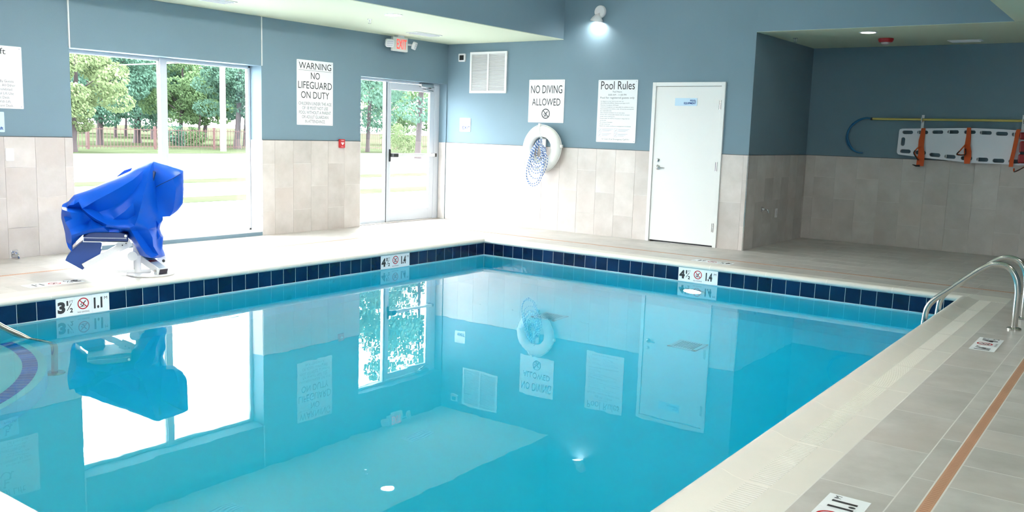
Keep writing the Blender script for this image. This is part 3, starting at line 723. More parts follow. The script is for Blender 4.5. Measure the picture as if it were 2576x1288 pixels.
sprinkler(on(930, 48, 'z', ZS), 'small sprinkler head in the cream soffit left of the exit sign')
sprinkler(on(2001, 96, 'z', ZS), 'small sprinkler head in the alcove ceiling near its left wall')
p = on(2229, 97, 'z', ZS)
t = thing('smoke_detector', (p.x, p.y, ZS), 'red based smoke detector on the green alcove ceiling', 'smoke detector')
M_ = Matrix.Translation((p.x, p.y, ZS))
lathe('red_base', [(0.095, 0), (0.095, -0.02), (0.082, -0.045), (0.06, -0.05)], RED, t, M_)
lathe('sensor_head', [(0.058, -0.05), (0.052, -0.068), (0.03, -0.082)], mat('pink_grey_plastic', (0.6, 0.5, 0.5), 0.5), t, M_)
# lit EXIT sign with two emergency lamp heads, hung from the soffit parallel to the window wall
ex = 0.17
a0 = on(989, 108, 'x', ex); a1 = on(1026.5, 108, 'x', ex); zb = on(1005, 129, 'x', ex).z; zt2 = on(1005, 93.5, 'x', ex).z
t = thing('exit_sign', (0.12, (a0.y+a1.y)/2, ZS), 'white ceiling exit sign with red glowing letters and two lamp heads', 'exit sign')
box('housing', ex-0.05, ex, a0.y, a1.y, zb, zt2, mat('exit_housing', (0.68, 0.7, 0.68), 0.4), t, 0.008)
box('canopy', ex-0.06, ex+0.01, (a0.y+a1.y)/2-0.07, (a0.y+a1.y)/2+0.07, zt2-0.002, ZS, WPLAST, t)
M_ = ML((a0.y+a1.y)/2+0.01, zb, ex)
hw = a1.y-a0.y; hz = zt2-zb
ftext('EXIT', 0.2, M_, mat('exit_red', (0.9, 0.06, 0.05), 0.5, emis=0.9, ecol=(1.0, 0.07, 0.06)), t, 0.012, hz*0.16, 0.0015, width=hw*0.66, height=hz*0.7, bold=0.003)
for sgn, px_, py_ in ((-1, 979, 107), (1, 1039, 114)):
    c = on(px_, py_, 'x', ex-0.02)
    R_ = Matrix.Translation(c) @ Matrix.Rotation(sgn*0.5, 4, 'Z') @ Matrix.Rotation(0.35, 4, 'Y') @ Matrix.Rotation(PI/2, 4, 'Z') @ Matrix.Rotation(PI/2, 4, 'X')
    hd = prism('lamp_head', rrect(0.13, 0.115, 0.03), 0.045, R_, WPLAST, t, 0.006)
    for i in range(3): prism('lens_rib', rrect(0.09, 0.014, 0.005, 2, 0, -0.03+0.03*i), 0.047, R_, mat('lens_lilac', (0.62, 0.6, 0.7), 0.3), hd)
    tube('lamp_neck', [Vector((ex-0.025, a0.y if sgn < 0 else a1.y, c.z)), c], 0.014, WPLAST, t, 8)

# ================================================================== WALL THINGS
def screws(t, M, w, h, i=0.022):
    for sx in (-1, 1):
        for sy in (-1, 1): flat('screw', [[(sx*(w/2-i)+0.006*math.cos(a*PI/4), sy*(h/2-i)+0.006*math.sin(a*PI/4)) for a in range(8)]], M, LINK, t, 0.0015)
def board(name, M, w, h, m, label, cat='sign', th_=0.006, group=None):
    t = thing(name, M.translation, label, cat, group)
    prism('sign_board', rrect(w, h, 0.006, 2), th_, M, m, t)
    return t, M @ Matrix.Translation((0, 0, th_))
# warning sign on the left wall
y0, y1, z0, z1 = -3.116, -2.472, 1.458, 2.327
w, h = y1-y0, z1-z0
t, M_ = board('warning_sign', ML((y0+y1)/2, (z0+z1)/2, 0.002), w, h, SIGNW, 'tall white sign reading WARNING NO LIFEGUARD ON DUTY')
screws(t, M_, w, h)
for s, yy, ww, hh_, b_ in (('WARNING', 0.315, 0.575, 0.088, 0.0), ('NO', 0.185, 0.16, 0.09, 0), ('LIFEGUARD', 0.055, 0.60, 0.095, 0), ('ON DUTY', -0.075, 0.5, 0.092, 0)):
    ftext(s, 0.12, M_, INK, t, 0, yy, width=ww, height=hh_, bold=b_)
flat('underline', stroke([(-0.29, 0.298), (0.29, 0.298)], 0.004), M_, GINK, t, 0.0012)
for s, yy, ww in (('CHILDREN UNDER THE AGE', -0.165, 0.585), ('OF 18 MUST NOT USE', -0.225, 0.46), ('POOL WITHOUT A PARENT', -0.285, 0.57), ('OR ADULT GUARDIAN', -0.345, 0.47), ('IN ATTENDANCE.', -0.405, 0.36)):
    ftext(s, 0.06, M_, GINK, t, 0, yy, width=ww, height=0.042)
# pool lift signs at the left edge
zc_ = (1.528+2.15)/2; hgt = 0.622; ye = -6.688; wid = 0.62
t, M_ = board('lift_notice', ML(ye-wid/2, zc_, 0.002), wid, hgt, SIGNW, 'large white pool lift notice cut off by the left edge')
screws(t, M_, wid, hgt)
ftext('Pool Lift', 0.1, M_, INK, t, wid/2-0.155, hgt/2-0.085, align='RIGHT', width=0.34, height=0.06)
wheelchair(M_, GINK, t, -0.04, 0.11, 0.15)
for i, (s, e) in enumerate((('For Use By Guests', 0.09), ('With Disabilities. All Other', 0.075), ('Use Is Prohibited.', 0.10), ('For Pool Lift Use', 0.094), ('Contact Front Desk.', 0.13), ('For Help With Lift,', 0.122), ('Call Front Desk.', 0.10))):
    ftext(s, 0.036, M_, GINK, t, wid/2-e, -0.05-0.0405*i, align='RIGHT', sx=0.92)
t, M_ = board('lift_plaque', ML(-6.884-0.1, 1.392, 0.002), 0.2, 0.202, SIGNB, 'small pale blue pool lift plaque under the larger lift notice')
wheelchair(M_, BINK, t, -0.02, 0.02, 0.1)
ftext('Pool Lift', 0.04, M_, BINK, t, 0.086, -0.078, align='RIGHT', width=0.13, height=0.032, bold=0.001)
t = thing('cover_plate', (0.012, -6.85, 1.066), 'blank white wall plate on the tile left of the window', 'wall plate')
prism('plate', rrect(0.082, 0.128, 0.006, 2), 0.008, ML(-6.85, 1.066, TT+0.001), WPLAST, t, 0.002)
# fire alarm pull station
t = thing('fire_alarm_station', (0.0, -2.317, 1.213), 'red fire alarm pull station beside the glass door', 'fire alarm')
M_ = ML(-2.317, 1.213, TT+0.001)
prism('body', rrect(0.098, 0.122, 0.006, 2), 0.03, M_, RED, t, 0.003)
M2 = M_ @ Matrix.Translation((0, 0, 0.0305))
flat('pull_handle', [[(-0.028, 0.0), (-0.028, 0.016), (0.028, 0.016), (0.028, 0.0), (0.012, 0.0), (0.012, -0.02), (-0.012, -0.02), (-0.012, 0.0)]], M2, WPLAST, t, 0.001)
ftext('FIRE', 0.02, M2, WPLAST, t, 0, 0.036, width=0.05, height=0.012); ftext('PULL', 0.02, M2, WPLAST, t, 0, -0.05, width=0.045, height=0.01)
# back wall: thermostat, return-air grille, EXIT plate, no diving, pool rules
t = thing('thermostat', (0.305, 0, 2.593), 'white thermostat with dark screen in the corner by the grille', 'thermostat')
M_ = MB(0.305, 2.593, -0.001)
prism('case', rrect(0.135, 0.125, 0.012, 3), 0.028, M_, WPLAST, t, 0.004)
prism('screen', rrect(0.085, 0.075, 0.004, 2, 0, 0.0), 0.030, M_, BLACK, t)
vx0, vx1, vz0, vz1 = 0.472, 1.194, 2.039, 2.674
t = thing('return_air_grille', ((vx0+vx1)/2, 0, vz0), 'white louvred air grille high in the far left corner', 'air vent')
f_ = 0.035
for a in ((vx0, vx1, vz0, vz0+f_), (vx0, vx1, vz1-f_, vz1), (vx0, vx0+f_, vz0+f_, vz1-f_), (vx1-f_, vx1, vz0+f_, vz1-f_), ((vx0+vx1)/2-0.014, (vx0+vx1)/2+0.014, vz0+f_, vz1-f_)):
    box('grille_frame', a[0], a[1], -0.022, -0.001, a[2], a[3], WPLAST, t)
box('grille_back', vx0+0.01, vx1-0.01, -0.004, -0.001, vz0+0.01, vz1-0.01, mat('grille_grey', (0.5, 0.51, 0.53), 0.7), t)
nl = 27
lv = None
for hx0, hx1 in ((vx0+f_, (vx0+vx1)/2-0.014), ((vx0+vx1)/2+0.014, vx1-f_)):
    for i in range(nl):
        z = vz0+f_+(vz1-vz0-2*f_)*(i+0.5)/nl
        me = lv.data if (lv is not None) else mesh('louvre_blade', [(-0.5, -0.018, -0.009), (0.5, -0.018, -0.009), (0.5, -0.004, 0.005), (-0.5, -0.004, 0.005), (-0.5, -0.018, -0.006), (0.5, -0.018, -0.006), (0.5, -0.004, 0.008), (-0.5, -0.004, 0.008)], BOXF)
        o = link('louvre_blade', me, WPLAST); o.location = ((hx0+hx1)/2, 0, z); o.scale = (hx1-hx0, 1, 1); o.parent = t; o.matrix_parent_inverse = parent_inv(t)
        lv = o
box('latch', vx1-0.03, vx1+0.012, -0.034, -0.020, 2.55, 2.60, WPLAST, t, 0.003)
t, M_ = board('exit_plate', MB(0.389, 1.54, -0.001), 0.22, 0.215, SIGNW, 'small white plate reading EXIT in blue beside the glass door')
ftext('EXIT', 0.06, M_, BINK, t, 0.1, -0.07, align='RIGHT', width=0.148, height=0.05, bold=0.001)
t, M_ = board('no_diving_sign', MB((1.62+2.257)/2, (1.605+2.238)/2, -0.001), 0.637, 0.633, SIGNW, 'square white sign reading NO DIVING ALLOWED above the lifebuoy')
screws(t, M_, 0.637, 0.633)
ftext('NO DIVING', 0.13, M_, INK, t, 0, 0.115, width=0.56, height=0.118); ftext('ALLOWED', 0.13, M_, INK, t, 0, -0.065, width=0.51, height=0.105)
nodiving(M_, INK, INK, t, 0, -0.185, 0.075)
w, h = 0.635, 0.877
t, M_ = board('pool_rules_sign', MB((2.832+3.467)/2, (1.348+2.225)/2, -0.001), w, h, SIGNW, 'tall white Pool Rules sign with small print left of the door')
screws(t, M_, w, h)
ftext('Pool Rules', 0.15, M_, INK, t, 0.0, 0.305, width=0.545, height=0.115)
for s, yy, ww, hh_ in (('Pool Hours:', 0.262, 0.15, 0.024), ('8:00 AM - 11:00 PM', 0.218, 0.29, 0.024), ('Pool for registered guests only', 0.168, 0.55, 0.036)):
    ftext(s, 0.05, M_, GINK, t, 0.0, yy, width=ww, height=hh_)
lines = ['No lifeguard on duty. Swim at your own risk.', 'NO DIVING OR JUMPING. Maximum pool depth: 4.5 FT.', 'Maximum Occupancy: 20 People', 'Owners & management not responsible for accidents or injury.', 'Non-swimmers and children under 18 must be accompanied',
         'by a responsible adult.', 'Glass containers prohibited. Do not swim alone.', 'Persons with communicable diseases shall not use pool.', 'Shower before entering pool.', 'Persons under the influence of alcohol or drugs shall not', 'use the pool.', 'No running or horseplay.', 'No pets in pool area.', 'Report any unsafe conditions to management immediately.']
wd_ = [0.375, 0.47, 0.295, 0.54, 0.54, 0.19, 0.40, 0.48, 0.245, 0.48, 0.105, 0.21, 0.17, 0.51]
for i, (s, ww) in enumerate(zip(lines, wd_)):
    ftext(s, 0.024, M_, GINK, t, -0.268, 0.128-0.0268*i, align='LEFT', width=ww, height=0.019)
for i, (cx_, cy_) in enumerate(((-0.262, -0.27), (-0.262, -0.335), (0.0, -0.27), (0.0, -0.335))):
    flat('pictogram', stroke([(cx_-0.025, cy_-0.025), (cx_+0.025, cy_-0.025), (cx_+0.025, cy_+0.025), (cx_-0.025, cy_+0.025), (cx_-0.025, cy_-0.025)], 0.003) + stroke([(cx_-0.012, cy_-0.012), (cx_+0.012, cy_+0.01)], 0.006), M_, LINK, t, 0.0012)
    flat('fine_print', [p for k in range(3) for p in stroke([(cx_+0.04, cy_+0.018-0.014*k), (cx_+0.22-0.03*(k+i % 2), cy_+0.018-0.014*k)], 0.004)], M_, LINK, t, 0.0012)
ftext('In Case of an Emergency Call 911', 0.04, M_, GINK, t, 0.0, -0.41, width=0.44, height=0.028)

# lifebuoy with grab line, hung on a hook, and its throw rope
bx, bz, by = 1.945, 1.222, -0.085
R1, r1 = 0.253, 0.083
t = thing('lifebuoy', (bx, -0.02, bz-0.33), 'white ring lifebuoy hanging on the tiled wall under the no diving sign', 'lifebuoy')
V = []; Fs = []; n1, n2 = 48, 16
for i in range(n1):
    for k in range(n2):
        a, b_ = 2*PI*i/n1, 2*PI*k/n2; rr = R1 + r1*math.cos(b_)
        V.append((bx+rr*math.cos(a), by+0.06*math.sin(b_), bz+rr*math.sin(a)))
        Fs.append((i*n2+k, i*n2+(k+1) % n2, ((i+1) % n1)*n2+(k+1) % n2, ((i+1) % n1)*n2+k))
BUOY = mat('buoy_white', (0.84, 0.84, 0.82), 0.4)
smooth(link('ring', mesh('ring', V, Fs), BUOY, t), 80)
for a in (1.72, 0.12, PI+0.08, -1.45):
    P = [(bx+(R1+(r1+0.006)*math.cos(b_))*math.cos(a), by+0.067*math.sin(b_), bz+(R1+(r1+0.006)*math.cos(b_))*math.sin(a)) for b_ in (2*PI*k/16 for k in range(16))]
    e = Vector((-math.sin(a), 0, math.cos(a)))*0.025
    V = [Vector(p)-e for p in P]+[Vector(p)+e for p in P]
    bd = smooth(link('band', mesh('band', V, [(k, (k+1) % 16, 16+(k+1) % 16, 16+k) for k in range(16)]), BUOY, t), 80)
    o_ = Vector((math.cos(a), 0, math.sin(a))); c = Vector((bx, by, bz))+o_*(R1+r1+0.014)
    box('line_cleat', c.x-0.018, c.x+0.018, by-0.02, by+0.02, c.z-0.022, c.z+0.022, BUOY, bd, 0.005)
for a0_, a1_ in ((0.12, 1.72), (1.72, PI+0.08), (PI+0.08, 2*PI-1.45), (2*PI-1.45, 2*PI+0.12)):
    P = []
    for k in range(13):
        a = a0_+(a1_-a0_)*k/12; rr = R1+r1+0.012-0.006*math.sin(PI*k/12); P.append((bx+rr*math.cos(a), by+0.012*math.sin(3*a), bz+rr*math.sin(a)))
    tube('grab_line', P, 0.006, BUOY, t, 6)
box('wall_bracket', bx-0.085, bx+0.03, -0.03, -TT, bz-0.02, bz+0.16, WPLAST, t, 0.01)
tube('bracket_hook', [(bx+0.035, -0.02, bz+0.15), (bx+0.035, -0.15, bz+0.15), (bx+0.035, -0.17, bz+0.18)], 0.012, WPLAST, t, 8)
# blue and white twisted rope
def rope_mat():
    m, nt, b = newmat('twisted_rope'); N = nt.nodes; L = nt.links
    uv = N.new('ShaderNodeUVMap'); sp = N.new('ShaderNodeSeparateXYZ'); L.new(uv.outputs[0], sp.inputs[0])
    ad = N.new('ShaderNodeMath'); ad.operation = 'ADD'; fr = N.new('ShaderNodeMath'); fr.operation = 'FRACT'
    ml = N.new('ShaderNodeMath'); ml.operation = 'MULTIPLY'; ml.inputs[1].default_value = 24.0
    L.new(sp.outputs[0], ml.inputs[0]); L.new(ml.outputs[0], ad.inputs[0]); L.new(sp.outputs[1], ad.inputs[1]); L.new(ad.outputs[0], fr.inputs[0])
    rp = N.new('ShaderNodeValToRGB'); rp.color_ramp.interpolation = 'CONSTANT'; e = rp.color_ramp.elements
    e[0].color = (0.82, 0.84, 0.88, 1); e[1].position = 0.56; e[1].color = (0.03, 0.13, 0.42, 1)
    L.new(fr.outputs[0], rp.inputs[0]); L.new(rp.outputs[0], b.inputs['Base Color']); b.inputs['Roughness'].default_value = 0.7
    return m
ROPE = rope_mat()
def rope(pts, r, parent, name='rope_loop'):
    n = 8; me = tube_mesh(name, pts, r, n, False, False); uv = me.uv_layers.new(name='UVMap')
    Ls = [0.0]
    for a, b_ in zip(pts, pts[1:]): Ls.append(Ls[-1]+(b_-a).length)
    for pl in me.polygons:
        i, k = divmod(pl.index, n)
        for li, (di, dk) in zip(pl.loop_indices, ((0, 0), (0, 1), (1, 1), (1, 0))): uv.data[li].uv = (Ls[i+di], (k+dk)/n)
    return smooth(link(name, me, ROPE, parent), 80)
t = thing('throw_rope', (bx+0.03, -0.16, 0.7), 'blue and white twisted rope coiled in loops over the lifebuoy', 'rope')
rr_ = random.Random(3)
hk = Vector((bx+0.035, -0.155, bz+0.135))
for i in range(11):
    dz = [0.30, 0.36, 0.42, 0.27, 0.46, 0.66, 0.58, 0.5, 0.33, 0.4, 0.69][i]; sp_ = [0.07, 0.09, 0.11, 0.06, 0.12, 0.13, 0.15, 0.13, 0.09, 0.10, 0.14][i]
    cx_ = -0.01 - 0.03*(i % 3) - (0.03 if dz > 0.55 else 0.0); yy = -0.155 - 0.006*i
    L_ = [hk, hk+Vector((-0.035-rr_.random()*0.03, yy-hk.y, -0.06)), hk+Vector((cx_-sp_*0.8, yy-hk.y, -dz*0.5)), hk+Vector((cx_-sp_, yy-hk.y, -dz*0.82)), hk+Vector((cx_-sp_*0.4, yy-hk.y, -dz)),
          hk+Vector((cx_+sp_*0.5, yy-hk.y, -dz*0.96)), hk+Vector((cx_+sp_*1.05, yy-hk.y, -dz*0.75)), hk+Vector((cx_+sp_*1.1+rr_.random()*0.03, yy-hk.y, -dz*0.45)), hk+Vector((0.015, yy-hk.y, -0.08)), hk+Vector((0.004, 0, 0))]
    rope(spline(L_, 5), 0.0075, t)
# hose bibs and outlet
def bib(M, label):
    t = thing('hose_bib', M.translation, label, 'tap', 'wall hose bibs')
    prism('wall_plate', rrect(0.07, 0.075, 0.012, 3), 0.012, M, CHROME, t, 0.002)
    lathe('valve_body', [(0.02, 0.012), (0.02, 0.03), (0.014, 0.04), (0.016, 0.06), (0.008, 0.064)], CHROME, t, M, 16)
    o_ = M @ Vector((0, 0, 0.045)); d_ = M.to_3x3() @ Vector((0, 0, 1))
    tube('spout', spline([o_, o_+d_*0.035+Vector((0, 0, -0.008)), o_+d_*0.05+Vector((0, 0, -0.045))], 4), 0.011, CHROME, t, 10)
bib(frame_M((RX+TT, 0.588, 0.516), (0, 1, 0), (0, 0, 1)), 'chrome hose bib on the tiled side wall of the alcove')
bib(frame_M((TT, -6.849, 0.05), (0, 1, 0), (0, 0, 1)), 'small dark hose bib low on the tile at the left edge')
t = thing('power_outlet', (RX+TT, 1.13, 0.44), 'white outlet plate on the alcove side wall beside the tap', 'outlet')
M_ = frame_M((RX+TT, 1.14, 0.436), (0, 1, 0), (0, 0, 1))
prism('plate', rrect(0.085, 0.128, 0.006, 2), 0.007, M_, WPLAST, t, 0.002)
prism('outlet_face', rrect(0.036, 0.07, 0.004, 2), 0.010, M_, mat('outlet_face', (0.66, 0.66, 0.67), 0.4), t)

# ================================================================== ALCOVE: RESCUE GEAR
YW = RY - 0.06
def A(x, y, yy=YW): return on(x, y, 'y', yy)
t = thing('shepherd_hook', A(2350, 300), 'long yellow pole with blue body hook hung on white wall brackets', 'rescue hook')
YEL = mat('yellow_pole', (0.62, 0.50, 0.14), 0.3, metal=0.2); HB = mat('blue_hook_tube', (0.01, 0.13, 0.30), 0.35)
pA, pB = A(2193, 299), A(2576, 304)
tube('pole', [pA, pA+(pB-pA)*1.6], 0.016, YEL, t, 12)
tube('pole_ferrule', [pA-Vector((0.012, 0, 0)), pA+Vector((0.012, 0, 0))], 0.019, BLACK, t, 12)
for dy, off in ((0.0, 0), (-0.03, 6)):
    P = [A(2195, 299), A(2178, 297), A(2158, 303+off*0.4), A(2140, 318+off*0.6), A(2130+off*0.6, 340), A(2131+off, 358), A(2141+off*0.7, 374), A(2155, 382), A(2171, 385)]
    tube('hook_tube', [p+Vector((0, dy*math.sin(PI*i/(len(P)*5-5)), 0)) for i, p in enumerate(spline(P, 5))], 0.0125, HB, t, 10)
for px_ in (2321, 2576):
    q0, q1 = A(px_, 289), A(px_-1, 330)
    br = thing('pole_bracket', (q0.x, RY, q0.z), 'white slotted bracket holding the pole, %s' % ('above the left orange strap' if px_ < 2400 else 'at the right edge of the photo'), 'bracket', 'pole brackets')
    box('bracket_strip', q0.x-0.018, q0.x+0.018, RY-0.012, RY-0.001, q1.z-0.04, q0.z, WPLAST, br)
    tube('bracket_hook', [(q0.x, RY-0.012, pA.z-0.026), (q0.x, YW-0.03, pA.z-0.026), (q0.x, YW-0.04, pA.z+0.03)], 0.008, WPLAST, br, 8)
# spine board with hand holes (outline and slots cut with a constrained triangulation)
YBD = RY - 0.075
def AB(x, y):
    p = on(x, y, 'y', YBD); return (p.x, p.z)
s4 = 476/2576
def z4(x, y): return AB(2100+x*s4, 270+y*s4)
outl = [z4(*p) for p in ((890, 300), (925, 290), (1240, 287), (1830, 281), (2300, 300), (2560, 318), (2900, 326), (2900, 790), (2500, 790), (2250, 770), (1850, 757), (1240, 688), (900, 645), (865, 638), (850, 615), (850, 590), (880, 330))]
slots = []
for cx_, cy_, l_, hgt_, ang in ((997, 341, 145, 48, 0), (1200, 341, 150, 48, 0), (1404, 337, 152, 48, 0), (1615, 336, 155, 48, 0), (1843, 338, 158, 48, 0), (2060, 347, 160, 50, 2), (2278, 359, 165, 52, 2), (2495, 372, 165, 52, 2), (965, 599, 145, 52, 3), (1170, 617, 150, 52, 4), (1366, 649, 150, 52, 4), (1572, 672, 152, 52, 4), (1796, 693, 156, 54, 2), (2012, 712, 160, 54, 2), (2230, 727, 165, 54, 2), (2450, 737, 165, 54, 2), (932, 467, 118, 55, 97)):
    a = math.radians(ang); P = []
    for (x_, y_) in rrect(l_, hgt_, hgt_*0.48, 4): P.append(z4(cx_+x_*math.cos(a)-y_*math.sin(a), cy_+x_*math.sin(a)+y_*math.cos(a)))
    slots.append(P)
def holed(name, outer, holes, y0_, y1_, m, parent):
    vs = []; es = []; loops = []
    for lp in [outer]+holes:
        k = len(vs); vs += [Vector(p) for p in lp]; es += [(k+i, k+(i+1) % len(lp)) for i in range(len(lp))]
    v2, e2, f2, *_ = delaunay_2d_cdt(vs, es, [], 1, 1e-6)
    def inside(p, lp):
        c = False; j = len(lp)-1
        for i in range(len(lp)):
            if (lp[i][1] > p[1]) != (lp[j][1] > p[1]) and p[0] < (lp[j][0]-lp[i][0])*(p[1]-lp[i][1])/(lp[j][1]-lp[i][1])+lp[i][0]: c = not c
            j = i
        return c
    bm = bmesh.new(); bv = [bm.verts.new((v.x, y0_, v.y)) for v in v2]
    for f in f2:
        c = sum((Vector(v2[i]) for i in f), Vector((0, 0)))/len(f)
        if inside(c, outer) and not any(inside(c, hl) for hl in holes): bm.faces.new([bv[i] for i in f])
    g = bmesh.ops.extrude_face_region(bm, geom=bm.faces[:])
    bmesh.ops.translate(bm, verts=[e for e in g['geom'] if isinstance(e, bmesh.types.BMVert)], vec=(0, y1_-y0_, 0))
    bmesh.ops.recalc_face_normals(bm, faces=bm.faces); loose = [v for v in bm.verts if not v.link_faces]
    bmesh.ops.delete(bm, geom=loose, context='VERTS')
    me = bpy.data.meshes.new(name); bm.to_mesh(me); bm.free()
    return link(name, me, m, parent)
bc = z4(1500, 500)
t = thing('spine_board', (bc[0], YBD, bc[1]-0.25), 'white spine board with oval hand holes strapped to the alcove wall', 'spine board')
holed('board', outl, slots, YBD-0.02, YBD+0.025, mat('spine_board_plastic', (0.84, 0.84, 0.92), 0.4), t)
box('wall_hanger', 6.66, 6.72, YBD+0.026, RY-0.001, 1.5, 1.6, WPLAST, t)
box('wall_hanger', 7.9, 7.96, YBD+0.026, RY-0.001, 1.5, 1.6, WPLAST, t)
for (cx_, cy_) in ((1147, 338), (1560, 337), (2000, 345), (2445, 368), (1518, 668), (1952, 708)):
    a, b_ = z4(cx_, cy_-26), z4(cx_, cy_+26); box('slot_pin', a[0]-0.005, a[0]+0.005, YBD-0.004, YBD+0.004, b_[1], a[1], WPLAST, t)
ORG = mat('orange_webbing', (0.62, 0.085, 0.01), 0.6, var=0.08, scale=12, bump=0.1, bscale=400)
def strap(pts, wds, name, parent, m, y=None, th_=0.006):
    """a webbing strip: pixel centre line in the zoomed view, widths in the same units"""
    y = (YBD-0.024) if y is None else y
    V = []
    for (x_, y_, dy), w_ in zip(pts, wds):
        for sx in (-1, 1):
            a = z4(x_+sx*w_/2, y_); V.append((a[0], y+dy, a[1])); V.append((a[0], y+dy-th_, a[1]))
    Fs = []
    for i in range(len(pts)-1):
        a = 4*i; b_ = a+4; Fs += [(a+1, a+3, b_+3, b_+1), (a, b_, b_+2, a+2), (a, a+1, b_+1, b_), (a+2, b_+2, b_+3, a+3)]
    Fs += [(0, 2, 3, 1), (len(V)-4, len(V)-3, len(V)-1, len(V)-2)]
    return link(name, mesh(name, V, Fs), m, parent)
for lb, pts, wds, buck in (
    ('orange strap with black buckle loop nearest the blue hook, on the spine board', [(1216, 284, 0.0), (1213, 300, -0.004), (1205, 370, -0.006), (1192, 450, -0.02), (1187, 540, -0.03), (1190, 620, -0.02), (1180, 700, -0.02), (1170, 800, -0.03)], [52, 56, 66, 78, 78, 84, 100, 100], [(1172, 530), (1120, 580), (1098, 620), (1140, 690), (1168, 715)]),
    ('orange strap around the middle of the spine board', [(1834, 276, 0.0), (1832, 300, -0.004), (1828, 400, -0.006), (1815, 520, -0.02), (1818, 600, -0.02), (1815, 680, -0.008), (1805, 768, -0.006)], [55, 58, 66, 78, 100, 96, 76], [(1795, 505), (1720, 590), (1682, 640), (1795, 640), (1797, 560)]),
    ('orange strap beside the red head block at the right edge', [(2515, 300, -0.01), (2500, 330, -0.012), (2470, 480, -0.02), (2445, 600, -0.03), (2420, 700, -0.03), (2405, 810, -0.03)], [60, 60, 58, 56, 56, 60], [(2450, 830), (2455, 875), (2520, 850), (2590, 810)])):
    c = z4(pts[0][0], pts[0][1])
    st = thing('webbing_strap', (c[0], YBD-0.03, c[1]-0.2), lb, 'strap', 'orange straps on the spine board')
    strap(pts, wds, 'webbing', st, ORG)
    P = [Vector((z4(*b_)[0], YBD-0.075, z4(*b_)[1])) for b_ in buck]
    tube('loose_loop', spline(P, 4), 0.009, ORG, st, 6)
    tube('loop_edge', spline([p+Vector((-0.004, -0.012, -0.004)) for p in P[1:]], 4), 0.007, BLACK, st, 6)
    if len(pts) == 8: tube('strap_tail', [Vector((z4(1170, 800)[0], YBD-0.06, z4(1170, 795)[1])), Vector((z4(1120, 795)[0], YBD-0.07, z4(1120, 795)[1])), Vector((z4(1070, 778)[0], YBD-0.06, z4(1070, 778)[1]))], [0.014, 0.012, 0.004], BLACK, st, 8)
c = z4(2700, 560)
t = thing('head_immobilizer', (c[0], YBD-0.03, c[1]-0.2), 'red foam head block pair strapped on the board at the right edge', 'rescue cushion')
REDF = mat('red_vinyl', (0.28, 0.008, 0.012), 0.45)
for (x0_, x1_, y0_, y1_) in ((2525, 2900, 350, 440), (2520, 2900, 470, 620), (2500, 2900, 650, 760)):
    a, b_ = z4(x0_, y1_), z4(x1_, y0_); box('foam_block', a[0], b_[0], YBD-0.13, YBD-0.021, a[1], b_[1], REDF, t, 0.02)
a, b_ = z4(2540, 640), z4(2900, 615); box('strap_band', a[0], b_[0], YBD-0.135, YBD-0.05, a[1], b_[1], BLACK, t)

# ================================================================== LADDER AND STEP RAIL
lad = thing('pool_ladder', (8.667, -2.82, 0), 'stainless steel pool ladder with two curved rails at the right edge', 'ladder')
for yy in (-3.099, -2.540):
    P = [(8.665, yy, 0.0), (8.665, yy, 0.2), (8.662, yy, 0.32), (8.640, yy, 0.42), (8.585, yy, 0.495), (8.505, yy, 0.515), (8.42, yy, 0.485), (8.30, yy, 0.385), (8.16, yy, 0.255), (8.06, yy, 0.165), (8.01, yy, 0.085), (7.995, yy, -0.02), (7.99, yy, -0.2), (7.99, yy, -0.7), (7.99, yy, -1.15)]
    rl = tube('rail', spline(P, 6), 0.024, STEEL, lad, 16)
    lathe('base_flange', [(0.054, 0.0), (0.054, 0.012), (0.045, 0.018), (0.028, 0.022)], STEEL, rl, Matrix.Translation((8.665, yy, 0.0)), 28)
for z in (-0.42, -0.70, -0.98): box('tread', 7.945, 8.03, -3.095, -2.545, z-0.012, z+0.012, WPLAST, lad, 0.006)
hr = thing('step_handrail', (2.9, -7.92, -1.2), 'stainless handrail dipping into the water at the left edge', 'handrail')
P = [(1.78, -8.50, 0.0), (1.78, -8.50, 0.35), (1.82, -8.48, 0.43), (1.90, -8.44, 0.42), (2.10, -8.335, 0.22), (2.32, -8.225, 0.03), (2.52, -8.13, -0.118), (2.70, -8.04, -0.196), (2.86, -7.965, -0.27), (2.915, -7.94, -0.31), (2.93, -7.93, -0.40), (2.92, -7.925, -0.7), (2.90, -7.92, -1.17)]
tube('rail', spline(P, 6), 0.024, STEEL, hr, 14)
lathe('floor_flange', [(0.075, 0.0), (0.075, 0.015), (0.06, 0.02), (0.03, 0.025)], STEEL, hr, Matrix.Translation((2.90, -7.92, floor_z(-7.92))), 24)
lathe('deck_flange', [(0.054, 0.0), (0.054, 0.012), (0.045, 0.018), (0.028, 0.022)], STEEL, hr, Matrix.Translation((1.78, -8.50, 0.0)), 24)

# ================================================================== POOL LIFT AND ITS COVER
nv = Vector((0.86, -0.51, 0)).normalized()               # the lift turned a little towards the pool end
pc = Vector((1.72, -6.45, 0.5))
sd = Vector((0.51, 0.86, 0)).normalized()
def LP(x, y, d=0.0): return on_plane(x, y, pc, nv) + nv*d
def lprism(name, px, d0, d1, m, parent, bevel=0.0):
    n = len(px); F0 = [LP(x, y) for x, y in px]
    V = [p+nv*d1 for p in F0]+[p+nv*d0 for p in F0]
    Fs = [tuple(range(n-1, -1, -1)), tuple(range(n, 2*n))] + [(i, (i+1) % n, n+(i+1) % n, n+i) for i in range(n)]
    me = mesh(name, V, Fs); bm = bmesh.new(); bm.from_mesh(me); bmesh.ops.recalc_face_normals(bm, faces=bm.faces); bm.to_mesh(me); bm.free()
    if bevel: bev(me, bevel)
    return link(name, me, m, parent)
lift = thing('pool_lift', (1.82, -6.42, 0), 'white pool lift with blue seat and footrest standing on the left deck', 'pool lift')
V = []; Fs = []; n = 32
